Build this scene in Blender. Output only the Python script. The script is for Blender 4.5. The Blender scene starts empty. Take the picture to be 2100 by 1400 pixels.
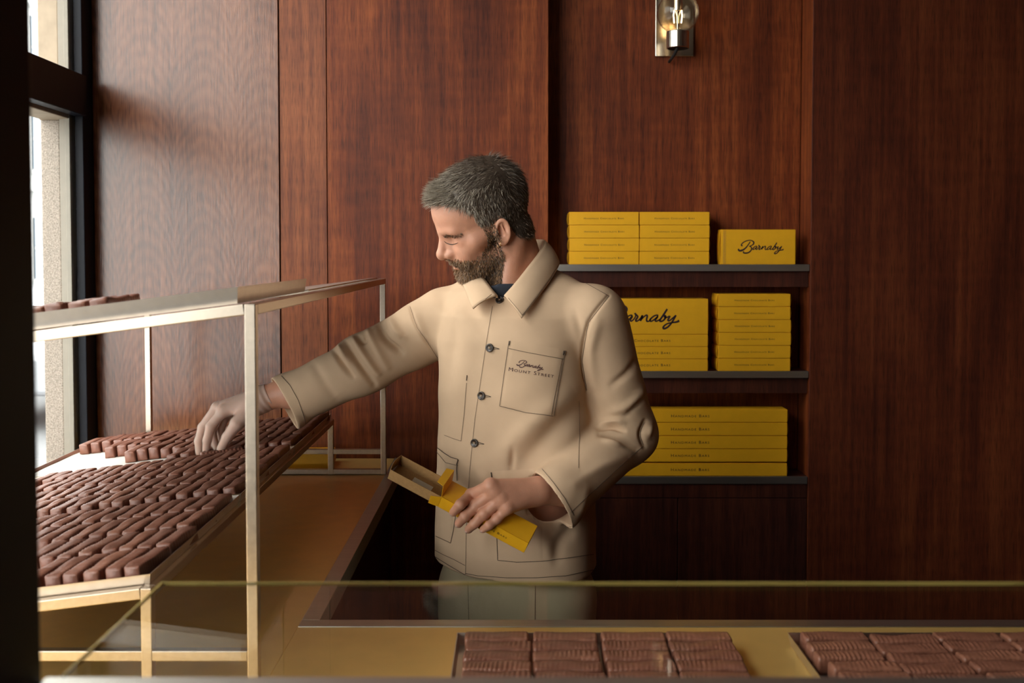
import bpy, bmesh, math, random
import numpy as np
from mathutils import Vector, Matrix
from mathutils.bvhtree import BVHTree

random.seed(7)
np.random.seed(7)
SC = bpy.context.scene
COL = SC.collection
R = math.radians

# ------------------------------------------------------------------ camera
FPX = 2042.0
TILT = R(2.0)
CAMZ = 1.55
HORIZON = 520.0
CYPX = HORIZON + FPX * math.tan(TILT)          # image row of the optical axis
cam_data = bpy.data.cameras.new('camera')
cam_data.sensor_width = 36.0
cam_data.lens = FPX / 2100.0 * 36.0
cam_data.shift_y = (CYPX - 700.0) / 2100.0
cam_data.clip_start = 0.05
cam_data.dof.use_dof = True
cam_data.dof.focus_distance = 2.15
cam_data.dof.aperture_fstop = 5.6
cam = bpy.data.objects.new('camera', cam_data)
COL.objects.link(cam)
cam.location = (0, 0, CAMZ)
cam.rotation_euler = (R(90) - TILT, 0, 0)
SC.camera = cam

# ------------------------------------------------------------------ sky, daylight, exposure
world = bpy.data.worlds.new('overcast_sky')
SC.world = world
world.use_nodes = True
wn = world.node_tree
bg = wn.nodes['Background']
bg.inputs[0].default_value = (1.0, 0.965, 0.92, 1)
bg.inputs[1].default_value = 9.6
for (y0, y1, z0, z1) in ((0.30, 2.88, 0.95, 1.95), (0.30, 2.88, 2.08, 3.10), (-1.6, 0.22, 0.95, 1.95), (-1.6, 0.22, 2.08, 3.10)):
    ld = bpy.data.lights.new('window_daylight_portal', 'AREA')
    ld.shape = 'RECTANGLE'
    ld.size = z1 - z0
    ld.size_y = y1 - y0
    ld.cycles.is_portal = True
    lo_ = bpy.data.objects.new('window_daylight_portal', ld)
    COL.objects.link(lo_)
    lo_.location = (-1.36, (y0 + y1) / 2, (z0 + z1) / 2)
    lo_.rotation_euler = (0, R(-90), 0)
SC.view_settings.view_transform = 'Standard'
SC.view_settings.look = 'None'
SC.view_settings.gamma = 1.0
SC.view_settings.use_curve_mapping = False
SC.view_settings.exposure = 0.0
SC.cycles.use_denoising = True
SC.cycles.max_bounces = 8
SC.cycles.diffuse_bounces = 4
SC.cycles.glossy_bounces = 4
SC.cycles.transparent_max_bounces = 16
SC.cycles.caustics_reflective = False
SC.cycles.caustics_refractive = False
SC.cycles.sample_clamp_indirect = 6.0

CT, ST = math.cos(TILT), math.sin(TILT)
def ray(px, py):
    a = (px - 1050.0) / FPX
    b = (CYPX - py) / FPX
    return Vector((a, CT + b * ST, -ST + b * CT))
def P(px, py, Y):
    d = ray(px, py)
    return Vector((0, 0, CAMZ)) + d * (Y / d.y)
def on_plane(px, py, p0, n):
    d = ray(px, py)
    o = Vector((0, 0, CAMZ))
    return o + d * ((Vector(p0) - o).dot(n) / d.dot(n))
def proj_np(v):
    h = v[:, 2] - CAMZ
    c = v[:, 1] * CT - h * ST
    u = v[:, 1] * ST + h * CT
    return np.stack([1050 + FPX * v[:, 0] / c, CYPX - FPX * u / c], 1)

# ------------------------------------------------------------------ object helpers
def mesh_of(name, verts, faces, smooth=False):
    me = bpy.data.meshes.new(name)
    if isinstance(verts, np.ndarray) and isinstance(faces, np.ndarray):
        k = faces.shape[1]
        me.vertices.add(len(verts)); me.vertices.foreach_set('co', verts.astype(np.float32).ravel())
        me.loops.add(faces.size); me.loops.foreach_set('vertex_index', faces.astype(np.int32).ravel())
        me.polygons.add(len(faces))
        me.polygons.foreach_set('loop_start', np.arange(0, faces.size, k, dtype=np.int32))
        me.polygons.foreach_set('loop_total', np.full(len(faces), k, dtype=np.int32))
        me.update(calc_edges=True)
    else:
        me.from_pydata([tuple(v) for v in verts], [], [tuple(f) for f in faces])
        me.update()
    me.validate()
    if smooth:
        me.polygons.foreach_set('use_smooth', [True] * len(me.polygons))
    return me
def obj(name, me, mat=None, parent=None):
    o = bpy.data.objects.new(name, me)
    COL.objects.link(o)
    if mat is not None and me is not None and len(me.materials) == 0:
        me.materials.append(mat)
    if parent is not None:
        o.parent = parent
    return o
def tag(o, label=None, cat=None, group=None, kind=None):
    if label: o['label'] = label
    if cat: o['category'] = cat
    if group: o['group'] = group
    if kind: o['kind'] = kind
    return o
def thing(name, label, cat, loc=(0, 0, 0), group=None):
    o = bpy.data.objects.new(name, None)
    COL.objects.link(o)
    o.location = loc
    o.empty_display_size = 0.05
    return tag(o, label, cat, group)
def copy_tree(o, parent=None):
    c = o.copy(); COL.objects.link(c); c.parent = parent
    for ch in list(o.children):
        copy_tree(ch, c)
    return c

class MB:
    """collects primitive shapes into one mesh"""
    def __init__(s): s.v = []; s.f = []
    def add(s, v, f):
        n = len(s.v); s.v += [tuple(p) for p in v]; s.f += [tuple(i + n for i in q) for q in f]; return s
    def box(s, lo, hi, M=None):
        x0, y0, z0 = lo; x1, y1, z1 = hi
        v = [Vector(p) for p in ((x0,y0,z0),(x1,y0,z0),(x1,y1,z0),(x0,y1,z0),(x0,y0,z1),(x1,y0,z1),(x1,y1,z1),(x0,y1,z1))]
        if M is not None: v = [M @ p for p in v]
        return s.add(v, [(0,3,2,1),(4,5,6,7),(0,1,5,4),(1,2,6,5),(2,3,7,6),(3,0,4,7)])
    def hexa(s, v):
        return s.add(v, [(0,3,2,1),(4,5,6,7),(0,1,5,4),(1,2,6,5),(2,3,7,6),(3,0,4,7)])
    def bar(s, a, b, w, h=None, up=(0, 0, 1)):
        a = Vector(a); b = Vector(b); h = h or w
        d = (b - a).normalized(); u = Vector(up)
        if abs(d.dot(u)) > 0.99: u = Vector((0, 1, 0))
        x = d.cross(u).normalized(); u = x.cross(d).normalized()
        v = []
        for p in (a, b):
            for (i, j) in ((-1,-1),(1,-1),(1,1),(-1,1)):
                v.append(p + x * (i * w / 2) + u * (j * h / 2))
        return s.add(v, [(0,1,2,3),(7,6,5,4),(0,4,5,1),(1,5,6,2),(2,6,7,3),(3,7,4,0)])
    def tube(s, pts, r, n=6, closed=False, cap=True):
        pts = [Vector(p) for p in pts]; m = len(pts)
        rr = r if hasattr(r, '__len__') else [r] * m
        base = len(s.v); prev = None
        for i, p in enumerate(pts):
            a = pts[(i - 1) % m] if (closed or i) else p
            b = pts[(i + 1) % m] if (closed or i < m - 1) else p
            d = (b - a)
            d = d.normalized() if d.length > 1e-9 else Vector((0, 0, 1))
            if prev is None:
                t = Vector((0, 0, 1)) if abs(d.z) < .9 else Vector((1, 0, 0))
                x = d.cross(t).normalized()
            else:
                x = (prev - d * prev.dot(d)).normalized()
            prev = x; y = d.cross(x)
            for k in range(n):
                an = 2 * math.pi * k / n
                s.v.append(tuple(p + (x * math.cos(an) + y * math.sin(an)) * rr[i]))
        for i in range(m if closed else m - 1):
            j = (i + 1) % m
            for k in range(n):
                k2 = (k + 1) % n
                s.f.append((base + i*n + k, base + i*n + k2, base + j*n + k2, base + j*n + k))
        if cap and not closed:
            s.f.append(tuple(base + k for k in range(n))[::-1])
            s.f.append(tuple(base + (m-1)*n + k for k in range(n)))
        return s
    def lathe(s, prof, n=24, M=None):
        base = len(s.v); m = len(prof)
        for (r, z) in prof:
            for k in range(n):
                an = 2 * math.pi * k / n
                p = Vector((r * math.cos(an), r * math.sin(an), z))
                s.v.append(tuple(M @ p if M is not None else p))
        for i in range(m - 1):
            for k in range(n):
                k2 = (k + 1) % n
                s.f.append((base+i*n+k, base+i*n+k2, base+(i+1)*n+k2, base+(i+1)*n+k))
        return s
    def grid(s, fn, nu, nv):
        base = len(s.v)
        for i in range(nu + 1):
            for j in range(nv + 1):
                s.v.append(tuple(fn(i / nu, j / nv)))
        for i in range(nu):
            for j in range(nv):
                a = base + i*(nv+1) + j
                s.f.append((a, a+nv+1, a+nv+2, a+1))
        return s
    def build(s, name, mat, parent=None, smooth=False, bevel=0.0, seg=2, solid=0.0):
        o = obj(name, mesh_of(name, s.v, s.f, smooth), mat, parent)
        if solid:
            m = o.modifiers.new('solid', 'SOLIDIFY'); m.thickness = solid; m.offset = 0
        if bevel:
            m = o.modifiers.new('bevel', 'BEVEL'); m.width = bevel; m.segments = seg; m.limit_method = 'ANGLE'
            m.harden_normals = False
        return o
def boxo(name, lo, hi, mat, parent=None, bevel=0.0):
    return MB().box(lo, hi).build(name, mat, parent, bevel=bevel)
def struct(o): o['kind'] = 'structure'; return o
def smooth_line(pts, k=6):
    pts = [tuple(p) for p in pts]; out = []
    n = len(pts)
    for i in range(n - 1):
        p0 = pts[max(i-1, 0)]; p1 = pts[i]; p2 = pts[i+1]; p3 = pts[min(i+2, n-1)]
        for j in range(k):
            t = j / k
            out.append(tuple(0.5*((2*b)+(-a+c)*t+(2*a-5*b+4*c-d)*t*t+(-a+3*b-3*c+d)*t**3) for a, b, c, d in zip(p0, p1, p2, p3)))
    out.append(pts[-1])
    return out
ORD = ['first','second','third','fourth','fifth','sixth','seventh','eighth','ninth','tenth','eleventh','twelfth','thirteenth','fourteenth','fifteenth','sixteenth','seventeenth','eighteenth','nineteenth','twentieth','twenty-first','twenty-second','twenty-third','twenty-fourth','twenty-fifth']

# ------------------------------------------------------------------ materials
def mat(name, col, rough=0.5, metal=0.0, spec=0.5, noise=0.0, nscale=40, bump=0.0, bscale=200, emit=None, estr=0.0, sss=0.0, stretch=(1,1,1), coat=0.0, rvar=0.0):
    m = bpy.data.materials.new(name); m.use_nodes = True
    nt = m.node_tree; b = nt.nodes['Principled BSDF']
    b.inputs['Base Color'].default_value = (*col, 1)
    b.inputs['Roughness'].default_value = rough
    b.inputs['Metallic'].default_value = metal
    b.inputs['Specular IOR Level'].default_value = spec
    if coat: b.inputs['Coat Weight'].default_value = coat; b.inputs['Coat Roughness'].default_value = 0.15
    if sss:
        b.inputs['Subsurface Weight'].default_value = sss
        b.inputs['Subsurface Radius'].default_value = (1.0, 0.35, 0.2)
        b.inputs['Subsurface Scale'].default_value = 0.006
    if emit:
        b.inputs['Emission Color'].default_value = (*emit, 1); b.inputs['Emission Strength'].default_value = estr
    if noise or bump or rvar:
        tc = nt.nodes.new('ShaderNodeTexCoord'); mp = nt.nodes.new('ShaderNodeMapping')
        mp.inputs['Scale'].default_value = stretch
        nt.links.new(tc.outputs['Object'], mp.inputs['Vector'])
    if noise or rvar:
        tx = nt.nodes.new('ShaderNodeTexNoise'); tx.inputs['Scale'].default_value = nscale; tx.inputs['Detail'].default_value = 6
        nt.links.new(mp.outputs[0], tx.inputs['Vector'])
    if noise:
        mr = nt.nodes.new('ShaderNodeMapRange'); mr.inputs['From Min'].default_value = .25; mr.inputs['From Max'].default_value = .75
        mr.inputs['To Min'].default_value = 1 - noise; mr.inputs['To Max'].default_value = 1 + noise
        nt.links.new(tx.outputs['Fac'], mr.inputs['Value'])
        mx = nt.nodes.new('ShaderNodeMix'); mx.data_type = 'RGBA'; mx.blend_type = 'MULTIPLY'; mx.inputs['Factor'].default_value = 1
        mx.inputs['A'].default_value = (*col, 1)
        nt.links.new(mr.outputs[0], mx.inputs['B'])
        nt.links.new(mx.outputs['Result'], b.inputs['Base Color'])
    if rvar:
        mr2 = nt.nodes.new('ShaderNodeMapRange'); mr2.inputs['To Min'].default_value = rough - rvar; mr2.inputs['To Max'].default_value = rough + rvar
        nt.links.new(tx.outputs['Fac'], mr2.inputs['Value']); nt.links.new(mr2.outputs[0], b.inputs['Roughness'])
    if bump:
        t2 = nt.nodes.new('ShaderNodeTexNoise'); t2.inputs['Scale'].default_value = bscale; t2.inputs['Detail'].default_value = 4
        nt.links.new(mp.outputs[0], t2.inputs['Vector'])
        bp = nt.nodes.new('ShaderNodeBump'); bp.inputs['Strength'].default_value = bump; bp.inputs['Distance'].default_value = 0.002
        nt.links.new(t2.outputs['Fac'], bp.inputs['Height']); nt.links.new(bp.outputs[0], b.inputs['Normal'])
    return m

def wood(name, c0, c1, c2, rough=0.35, off=(0, 0, 0), figure=1.0, bump=0.15, spec=0.5, wave=0.0):
    """veneer with vertical grain: broad figure, long streaks and short dark pores"""
    m = bpy.data.materials.new(name); m.use_nodes = True
    nt = m.node_tree; L = nt.links; b = nt.nodes['Principled BSDF']
    b.inputs['Roughness'].default_value = rough; b.inputs['Specular IOR Level'].default_value = spec
    tc = nt.nodes.new('ShaderNodeTexCoord')
    def mapped(sc):
        mp = nt.nodes.new('ShaderNodeMapping'); mp.inputs['Scale'].default_value = sc; mp.inputs['Location'].default_value = off
        L.new(tc.outputs['Object'], mp.inputs['Vector']); return mp
    def nz(sc, scale, det=5, dist=0.0):
        t = nt.nodes.new('ShaderNodeTexNoise'); t.inputs['Scale'].default_value = scale; t.inputs['Detail'].default_value = det
        t.inputs['Distortion'].default_value = dist
        L.new(mapped(sc).outputs[0], t.inputs['Vector']); return t
    broad = nz((1, 1, .22), 4.5 * figure, 3, 1.2)
    streak = nz((1, 1, .02), 75, 6)
    pore = nz((1, 1, .045), 420, 3)
    cross = nz((.5, 1, 1.6), 18, 4)
    # book-matched cathedral figure: rings cut at a slant, mirrored every leaf
    wv = nt.nodes.new('ShaderNodeTexWave'); wv.wave_type = 'RINGS'; wv.rings_direction = 'SPHERICAL'
    wv.inputs['Scale'].default_value = 52; wv.inputs['Distortion'].default_value = 2.2; wv.inputs['Detail'].default_value = 3; wv.inputs['Detail Scale'].default_value = 2.5
    sx = nt.nodes.new('ShaderNodeSeparateXYZ'); L.new(tc.outputs['Object'], sx.inputs[0])
    pp = nt.nodes.new('ShaderNodeMath'); pp.operation = 'PINGPONG'; pp.inputs[1].default_value = .088
    wob = nt.nodes.new('ShaderNodeTexNoise'); wob.inputs['Scale'].default_value = 3; L.new(mapped((1, 1, .8)).outputs[0], wob.inputs['Vector'])
    wa = nt.nodes.new('ShaderNodeMath'); wa.operation = 'MULTIPLY_ADD'; wa.inputs[1].default_value = .05
    L.new(wob.outputs['Fac'], wa.inputs[0]); L.new(sx.outputs['X'], wa.inputs[2]); L.new(wa.outputs[0], pp.inputs[0])
    zs_ = nt.nodes.new('ShaderNodeMath'); zs_.operation = 'MULTIPLY'; zs_.inputs[1].default_value = .13
    L.new(sx.outputs['Z'], zs_.inputs[0])
    cx = nt.nodes.new('ShaderNodeCombineXYZ'); L.new(pp.outputs[0], cx.inputs[0]); L.new(zs_.outputs[0], cx.inputs[2])
    L.new(cx.outputs[0], wv.inputs['Vector'])
    def math_(op, a, bb):
        n = nt.nodes.new('ShaderNodeMath'); n.operation = op
        for i, x in enumerate((a, bb)):
            if isinstance(x, (int, float)): n.inputs[i].default_value = x
            else: L.new(x, n.inputs[i])
        return n.outputs[0]
    s = math_('ADD', math_('MULTIPLY', broad.outputs['Fac'], .55), math_('MULTIPLY', streak.outputs['Fac'], .45))
    s = math_('ADD', s, math_('MULTIPLY', math_('SUBTRACT', cross.outputs['Fac'], .5), .16))
    s = math_('ADD', s, math_('MULTIPLY', math_('SUBTRACT', wv.outputs['Fac'], .5), wave))
    cr = nt.nodes.new('ShaderNodeValToRGB'); e = cr.color_ramp.elements
    e[0].position = .34; e[0].color = (*c0, 1); e[1].position = .66; e[1].color = (*c2, 1)
    k = e.new(.5); k.color = (*c1, 1)
    L.new(s, cr.inputs['Fac'])
    pr = nt.nodes.new('ShaderNodeMapRange'); pr.inputs['From Min'].default_value = .36; pr.inputs['From Max'].default_value = .52
    pr.inputs['To Min'].default_value = .55; pr.inputs['To Max'].default_value = 1.0
    L.new(pore.outputs['Fac'], pr.inputs['Value'])
    mx = nt.nodes.new('ShaderNodeMix'); mx.data_type = 'RGBA'; mx.blend_type = 'MULTIPLY'; mx.inputs['Factor'].default_value = 1
    L.new(cr.outputs[0], mx.inputs['A']); L.new(pr.outputs[0], mx.inputs['B']); L.new(mx.outputs['Result'], b.inputs['Base Color'])
    if bump:
        h = math_('ADD', math_('MULTIPLY', pore.outputs['Fac'], .5), math_('ADD', math_('MULTIPLY', streak.outputs['Fac'], .5), math_('MULTIPLY', wv.outputs['Fac'], wave * 2.5)))
        bp = nt.nodes.new('ShaderNodeBump'); bp.inputs['Strength'].default_value = bump; bp.inputs['Distance'].default_value = .003
        L.new(h, bp.inputs['Height']); L.new(bp.outputs[0], b.inputs['Normal'])
    return m

def glass(name, tint=(1, 1, 1), ior=1.45, rough=0.0, amt=1.0):
    m = bpy.data.materials.new(name); m.use_nodes = True
    nt = m.node_tree; nt.nodes.remove(nt.nodes['Principled BSDF'])
    out = nt.nodes['Material Output']
    lw = nt.nodes.new('ShaderNodeLayerWeight'); lw.inputs['Blend'].default_value = .5
    pw = nt.nodes.new('ShaderNodeMath'); pw.operation = 'POWER'; pw.inputs[1].default_value = 5
    nt.links.new(lw.outputs['Facing'], pw.inputs[0])
    r0 = ((ior - 1) / (ior + 1)) ** 2
    fr = nt.nodes.new('ShaderNodeMath'); fr.operation = 'MULTIPLY_ADD'; fr.inputs[1].default_value = (1 - r0) * amt; fr.inputs[2].default_value = r0 * amt
    nt.links.new(pw.outputs[0], fr.inputs[0])
    tr = nt.nodes.new('ShaderNodeBsdfTransparent'); tr.inputs[0].default_value = (*tint, 1)
    gl = nt.nodes.new('ShaderNodeBsdfGlossy'); gl.inputs['Roughness'].default_value = rough
    mx = nt.nodes.new('ShaderNodeMixShader')
    nt.links.new(fr.outputs[0], mx.inputs[0]); nt.links.new(tr.outputs[0], mx.inputs[1]); nt.links.new(gl.outputs[0], mx.inputs[2])
    nt.links.new(mx.outputs[0], out.inputs['Surface'])
    return m

D0, D1, D2 = (.074, .0125, .0033), (.165, .033, .0078), (.285, .069, .016)
M = {}
M['wood_a'] = wood('veneer_glossy', (.10,.030,.013), (.18,.060,.026), (.25,.092,.042), rough=.24, bump=.10, wave=.075, spec=.6)
M['wood_b'] = wood('veneer_orange', (.14,.032,.010), (.25,.068,.020), (.35,.11,.036), rough=.48, off=(3, 0, 1), spec=.35)
M['wood_c'] = wood('veneer_red', D0, D1, D2, rough=.5, off=(7, 2, 0), spec=.3)
M['wood_d'] = wood('veneer_alcove', D0, D1, D2, rough=.5, off=(11, 5, 2), spec=.3)
M['wood_e'] = wood('veneer_dark', (.048,.0085,.0035), (.096,.0185,.006), (.158,.037,.0105), rough=.5, off=(17, 1, 4), spec=.3)
M['wood_shelf'] = wood('veneer_shelf', (.03,.008,.005), (.06,.015,.009), (.10,.026,.013), rough=.4, off=(5, 5, 5))
M['black_paint'] = mat('black_painted_timber', (.005, .006, .011), .5, spec=.2, noise=.2, nscale=20)
M['dark_gap'] = mat('shadow_gap_lining', (.006, .005, .008), .8, noise=.2, nscale=30)
M['steel'] = mat('brushed_steel', (.50, .425, .345), .32, 1.0, noise=.08, nscale=120, stretch=(1, .06, 1), rvar=.06)
M['steel_edge'] = mat('brushed_steel_edge', (.55, .54, .50), .38, 1.0, noise=.08, nscale=120, stretch=(.05, 1, 1))
M['tray'] = mat('aluminium_tray', (.64, .58, .52), .36, 1.0, noise=.06, nscale=60)
M['nickel'] = mat('satin_nickel', (.66, .58, .47), .22, 1.0, noise=.05, nscale=80, stretch=(1, 1, .05))
M['brass'] = mat('satin_brass_counter', (.84, .55, .18), .40, .62, noise=.06, nscale=25, rvar=.05)
M['yellow'] = mat('yellow_card', (.80, .40, .012), .42, noise=.05, nscale=30, bump=.03, bscale=900)
M['kraft'] = mat('brown_kraft_card', (.36, .20, .075), .75, noise=.12, nscale=160, bump=.05, bscale=700)
M['card_white'] = mat('white_card', (.62, .58, .50), .7, noise=.04)
M['ink'] = mat('dark_print_ink', (.022, .006, .012), .6, noise=.1)
M['choc'] = mat('milk_chocolate', (.22, .086, .055), .36, noise=.22, nscale=70, bump=.25, bscale=260, spec=.45)
M['choc_b'] = mat('milk_chocolate_warm', (.25, .100, .062), .35, noise=.22, nscale=70, bump=.25, bscale=260, spec=.45)
M['paper'] = mat('baking_paper', (.68, .64, .58), .6, noise=.05, nscale=25, bump=.2, bscale=40)
M['glass'] = glass('window_glass', (.95, .97, .97))
M['glass_top'] = glass('counter_glass', (.97, .985, .97), 1.5, amt=.5)
M['glass_edge'] = mat('green_gold_glass_edge', (.50, .37, .11), .15, noise=.1, nscale=12)
M['globe'] = glass('clear_lamp_glass', (1.0, .97, .92), 1.4)
M['granite'] = mat('speckled_granite', (.31, .26, .21), .6, noise=.55, nscale=260)
M['sandstone'] = mat('pale_sandstone', (.40, .32, .23), .8, noise=.15, nscale=30)
M['cream'] = mat('cream_paint', (.27, .24, .19), .5, noise=.06)
M['skin'] = mat('skin', (.57, .275, .175), .48, noise=.10, nscale=45, bump=.12, bscale=420, sss=.12)
M['skin_hand'] = M['skin']
M['lip'] = mat('lip', (.45, .17, .13), .45, noise=.1)
M['nail'] = mat('fingernail', (.62, .37, .29), .28, noise=.04)
M['jacket'] = mat('beige_cotton_twill', (.575, .40, .26), .85, noise=.05, nscale=18, bump=.16, bscale=1400, spec=.2)
M['trouser'] = mat('khaki_cotton', (.52, .42, .27), .85, noise=.06, nscale=18, bump=.16, bscale=1400, spec=.2)
M['tshirt'] = mat('navy_jersey', (.012, .016, .026), .85, noise=.1)
M['thread'] = mat('dark_brown_thread', (.085, .058, .040), .8, noise=.1)
M['embroidery'] = mat('maroon_embroidery', (.060, .018, .020), .7, noise=.15, nscale=300)
M['button'] = mat('dark_horn_button', (.030, .020, .015), .25, noise=.3, nscale=90)
M['hair_dark'] = mat('dark_brown_hair', (.055, .037, .025), .5, noise=.2)
M['hair_mid'] = mat('ash_brown_hair', (.150, .112, .080), .5, noise=.2)
M['hair_grey'] = mat('grey_hair', (.44, .38, .30), .5, noise=.15)
M['beard_a'] = mat('brown_beard_hair', (.15, .080, .038), .55, noise=.2)
M['beard_b'] = mat('ginger_beard_hair', (.30, .165, .075), .55, noise=.2)
M['gold'] = mat('polished_gold', (.80, .55, .28), .18, 1.0, noise=.03)
M['shoe'] = mat('black_leather', (.012, .011, .010), .35, noise=.1)
M['floor'] = mat('dark_stone_floor', (.05, .045, .042), .45, noise=.2, nscale=6)
M['plaster'] = mat('warm_plaster_ceiling', (.42, .37, .32), .8, noise=.04)
M['bulb'] = mat('glowing_filament', (1, .8, .5), .4, emit=(1.0, .72, .38), estr=22.0)
M['rubber'] = mat('black_rubber', (.01, .01, .011), .6, noise=.1)
M['facade'] = mat('white_stucco', (.62, .63, .63), .85, noise=.05, nscale=3)
M['pane_far'] = mat('far_window_glass', (.10, .13, .16), .15, noise=.1)
M['asphalt'] = mat('grey_asphalt', (.14, .145, .15), .9, noise=.15, nscale=60)
M['pavement'] = mat('pale_paving', (.38, .39, .39), .85, noise=.1, nscale=20)
M['car'] = mat('silver_car_paint', (.55, .57, .60), .25, .6, noise=.02)
M['chrome'] = mat('alloy_wheel', (.55, .56, .58), .3, 1.0, noise=.03)
# ================================================================== the room
YW, YA = 2.95, 3.06
XL = P(195, 520, YW).x
X_S1, X_S2, X_AL, X_AR = P(575, 520, YW).x, P(672, 520, YW).x, P(1125, 520, YW).x, P(1662, 520, YW).x
ZC = 3.2
struct(boxo('floor', (-1.45, -2.7, -.06), (3.1, 3.2, 0), M['floor']))
struct(boxo('ceiling', (-1.45, -2.7, ZC), (3.1, 3.2, ZC + .1), M['plaster']))
struct(boxo('wall_right', (3.0, -2.6, 0), (3.1, 3.2, ZC), M['wood_e']))
struct(boxo('wall_front', (-1.45, -2.7, 0), (3.1, -2.6, ZC), M['wood_e']))
wb = struct(boxo('wall_back', (-1.45, YA + .02, 0), (3.1, 3.2, ZC), M['dark_gap']))
boxo('wall_pier', (XL - .03, YW + .021, 0), (X_AL - .002, YA + .02, ZC), M['dark_gap'], wb)
boxo('wall_pier', (X_AR + .002, YW + .021, 0), (3.0, YA + .02, ZC), M['dark_gap'], wb)
G = .0012
def panel(x0, x1, y0, y1, m, z0=0.0, z1=ZC):
    return boxo('wood_panel', (x0 + G, y0, z0), (x1 - G, y1, z1), m, wb, bevel=.0012)
panel(XL, X_S1, YW - .004, YW + .02, M['wood_a'])
panel(X_S1, X_S2, YW, YW + .02, M['wood_b'])
panel(X_S2, X_AL, YW, YW + .02, M['wood_c'])
panel(X_AL, X_AR, YA, YA + .018, M['wood_d'])
panel(X_AR, X_AR + 1.05, YW, YW + .02, M['wood_e'])
panel(X_AR + 1.05, 3.0, YW, YW + .02, M['wood_e'])
boxo('alcove_cheek', (X_AR - .0, YW + .001, 0), (X_AR + .002, YA, ZC), M['wood_d'], wb)

# window wall on the left
wl = struct(MB().box((-1.36, -2.6, 0), (XL - .02, 3.2, .90)).box((-1.36, -2.6, 3.12), (XL - .02, 3.2, ZC)).box((-1.36, -2.6, .90), (XL - .02, -1.66, 3.12)).build('wall_left', M['black_paint']))
XF0, XF1 = XL - .024, XL
w1 = struct(thing('window_1', None, None)); w1['kind'] = 'structure'
boxo('jamb', (XF0, 2.88, .74), (XF1, YW - .005, 3.12), M['black_paint'], w1, .002)
boxo('mullion', (XF0 - .01, .22, .74), (XF1 + .02, .30, 3.12), M['black_paint'], w1, .002)
boxo('jamb', (XF0, -1.66, .74), (XF1, -1.58, 3.12), M['black_paint'], w1, .002)
ZT0, ZT1 = P(160, 240, 2.9).z, P(160, 158, 2.9).z
boxo('transom', (XF0 - .004, -1.58, ZT0), (XF1 + .012, 2.88, ZT1), M['black_paint'], w1, .003)
boxo('sill', (XF0 - .02, -1.62, .90), (XF1 - .001, 2.92, .945), M['black_paint'], w1, .003)
boxo('head', (XF0 - .02, -1.62, 3.06), (XF1 + .01, 2.92, 3.12), M['black_paint'], w1, .003)
for (a, b) in ((-1.58, .22), (.30, 2.88)):
    for (c, d) in ((.945, ZT0), (ZT1, 3.06)):
        boxo('pane', (XF0 - .004, a, c), (XF0 + .002, b, d), M['glass'], w1)
XO = XF0 - .006
boxo('outer_frame', (XO - .034, 2.868, .5), (XO, 2.93, 3.3), M['cream'], w1, .002)
boxo('outer_bead', (XO - .014, 2.86, .5), (XO, 2.868, 3.3), M['cream'], w1, .002)
boxo('stone_pier', (XO - .088, 2.87, -.1), (XO - .034, 3.6, ZT0 - .012), M['granite'], w1, .003)
boxo('stone_pier', (XO - .092, 2.87, ZT0 - .012), (XO - .034, 3.6, 3.6), M['sandstone'], w1, .003)
boxo('stone_lintel', (XO - .09, -1.6, ZT0 - .01), (XO - .002, 2.87, ZT0 + .055), M['sandstone'], w1, .003)

# ================================================================== outside
struct(boxo('pavement', (-3.4, -8, -.16), (-1.46, 60, -.05), M['pavement']))
struct(boxo('road', (-11, -8, -.30), (-3.4, 60, -.17), M['asphalt']))
struct(boxo('far_pavement', (-13.2, -8, -.16), (-11, 60, -.05), M['pavement']))
fb = thing('terrace_house', 'white stucco terrace across the street, beyond the window', 'building', (-13.2, 25, -.05))
f = boxo('wall', (-.8, -33, 0), (0, 35, 8.6), M['facade'], fb)
for z in (3.3, 6.0, 8.3):
    boxo('cornice', (0, -33, z), (.25, 35, z + .22), M['facade'], fb)
win = MB().box((0, -.55, 0), (.05, .55, 1.7)).build('window', M['pane_far'], fb)
wfr = MB().box((0, -.65, -.12), (.16, .65, 0)).box((.02, -.03, 0), (.08, .03, 1.7)).box((.02, -.55, .82), (.08, .55, .88)).build('window_frame', M['facade'], win)
first = True
for j in range(20):
    for z in (.9, 3.9, 6.4):
        o = win if first else win.copy()
        if not first:
            COL.objects.link(o); c = wfr.copy(); COL.objects.link(c); c.parent = o; o.parent = fb
        first = False
        o.location = (.01, -30 + j * 3.3, z)
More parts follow.
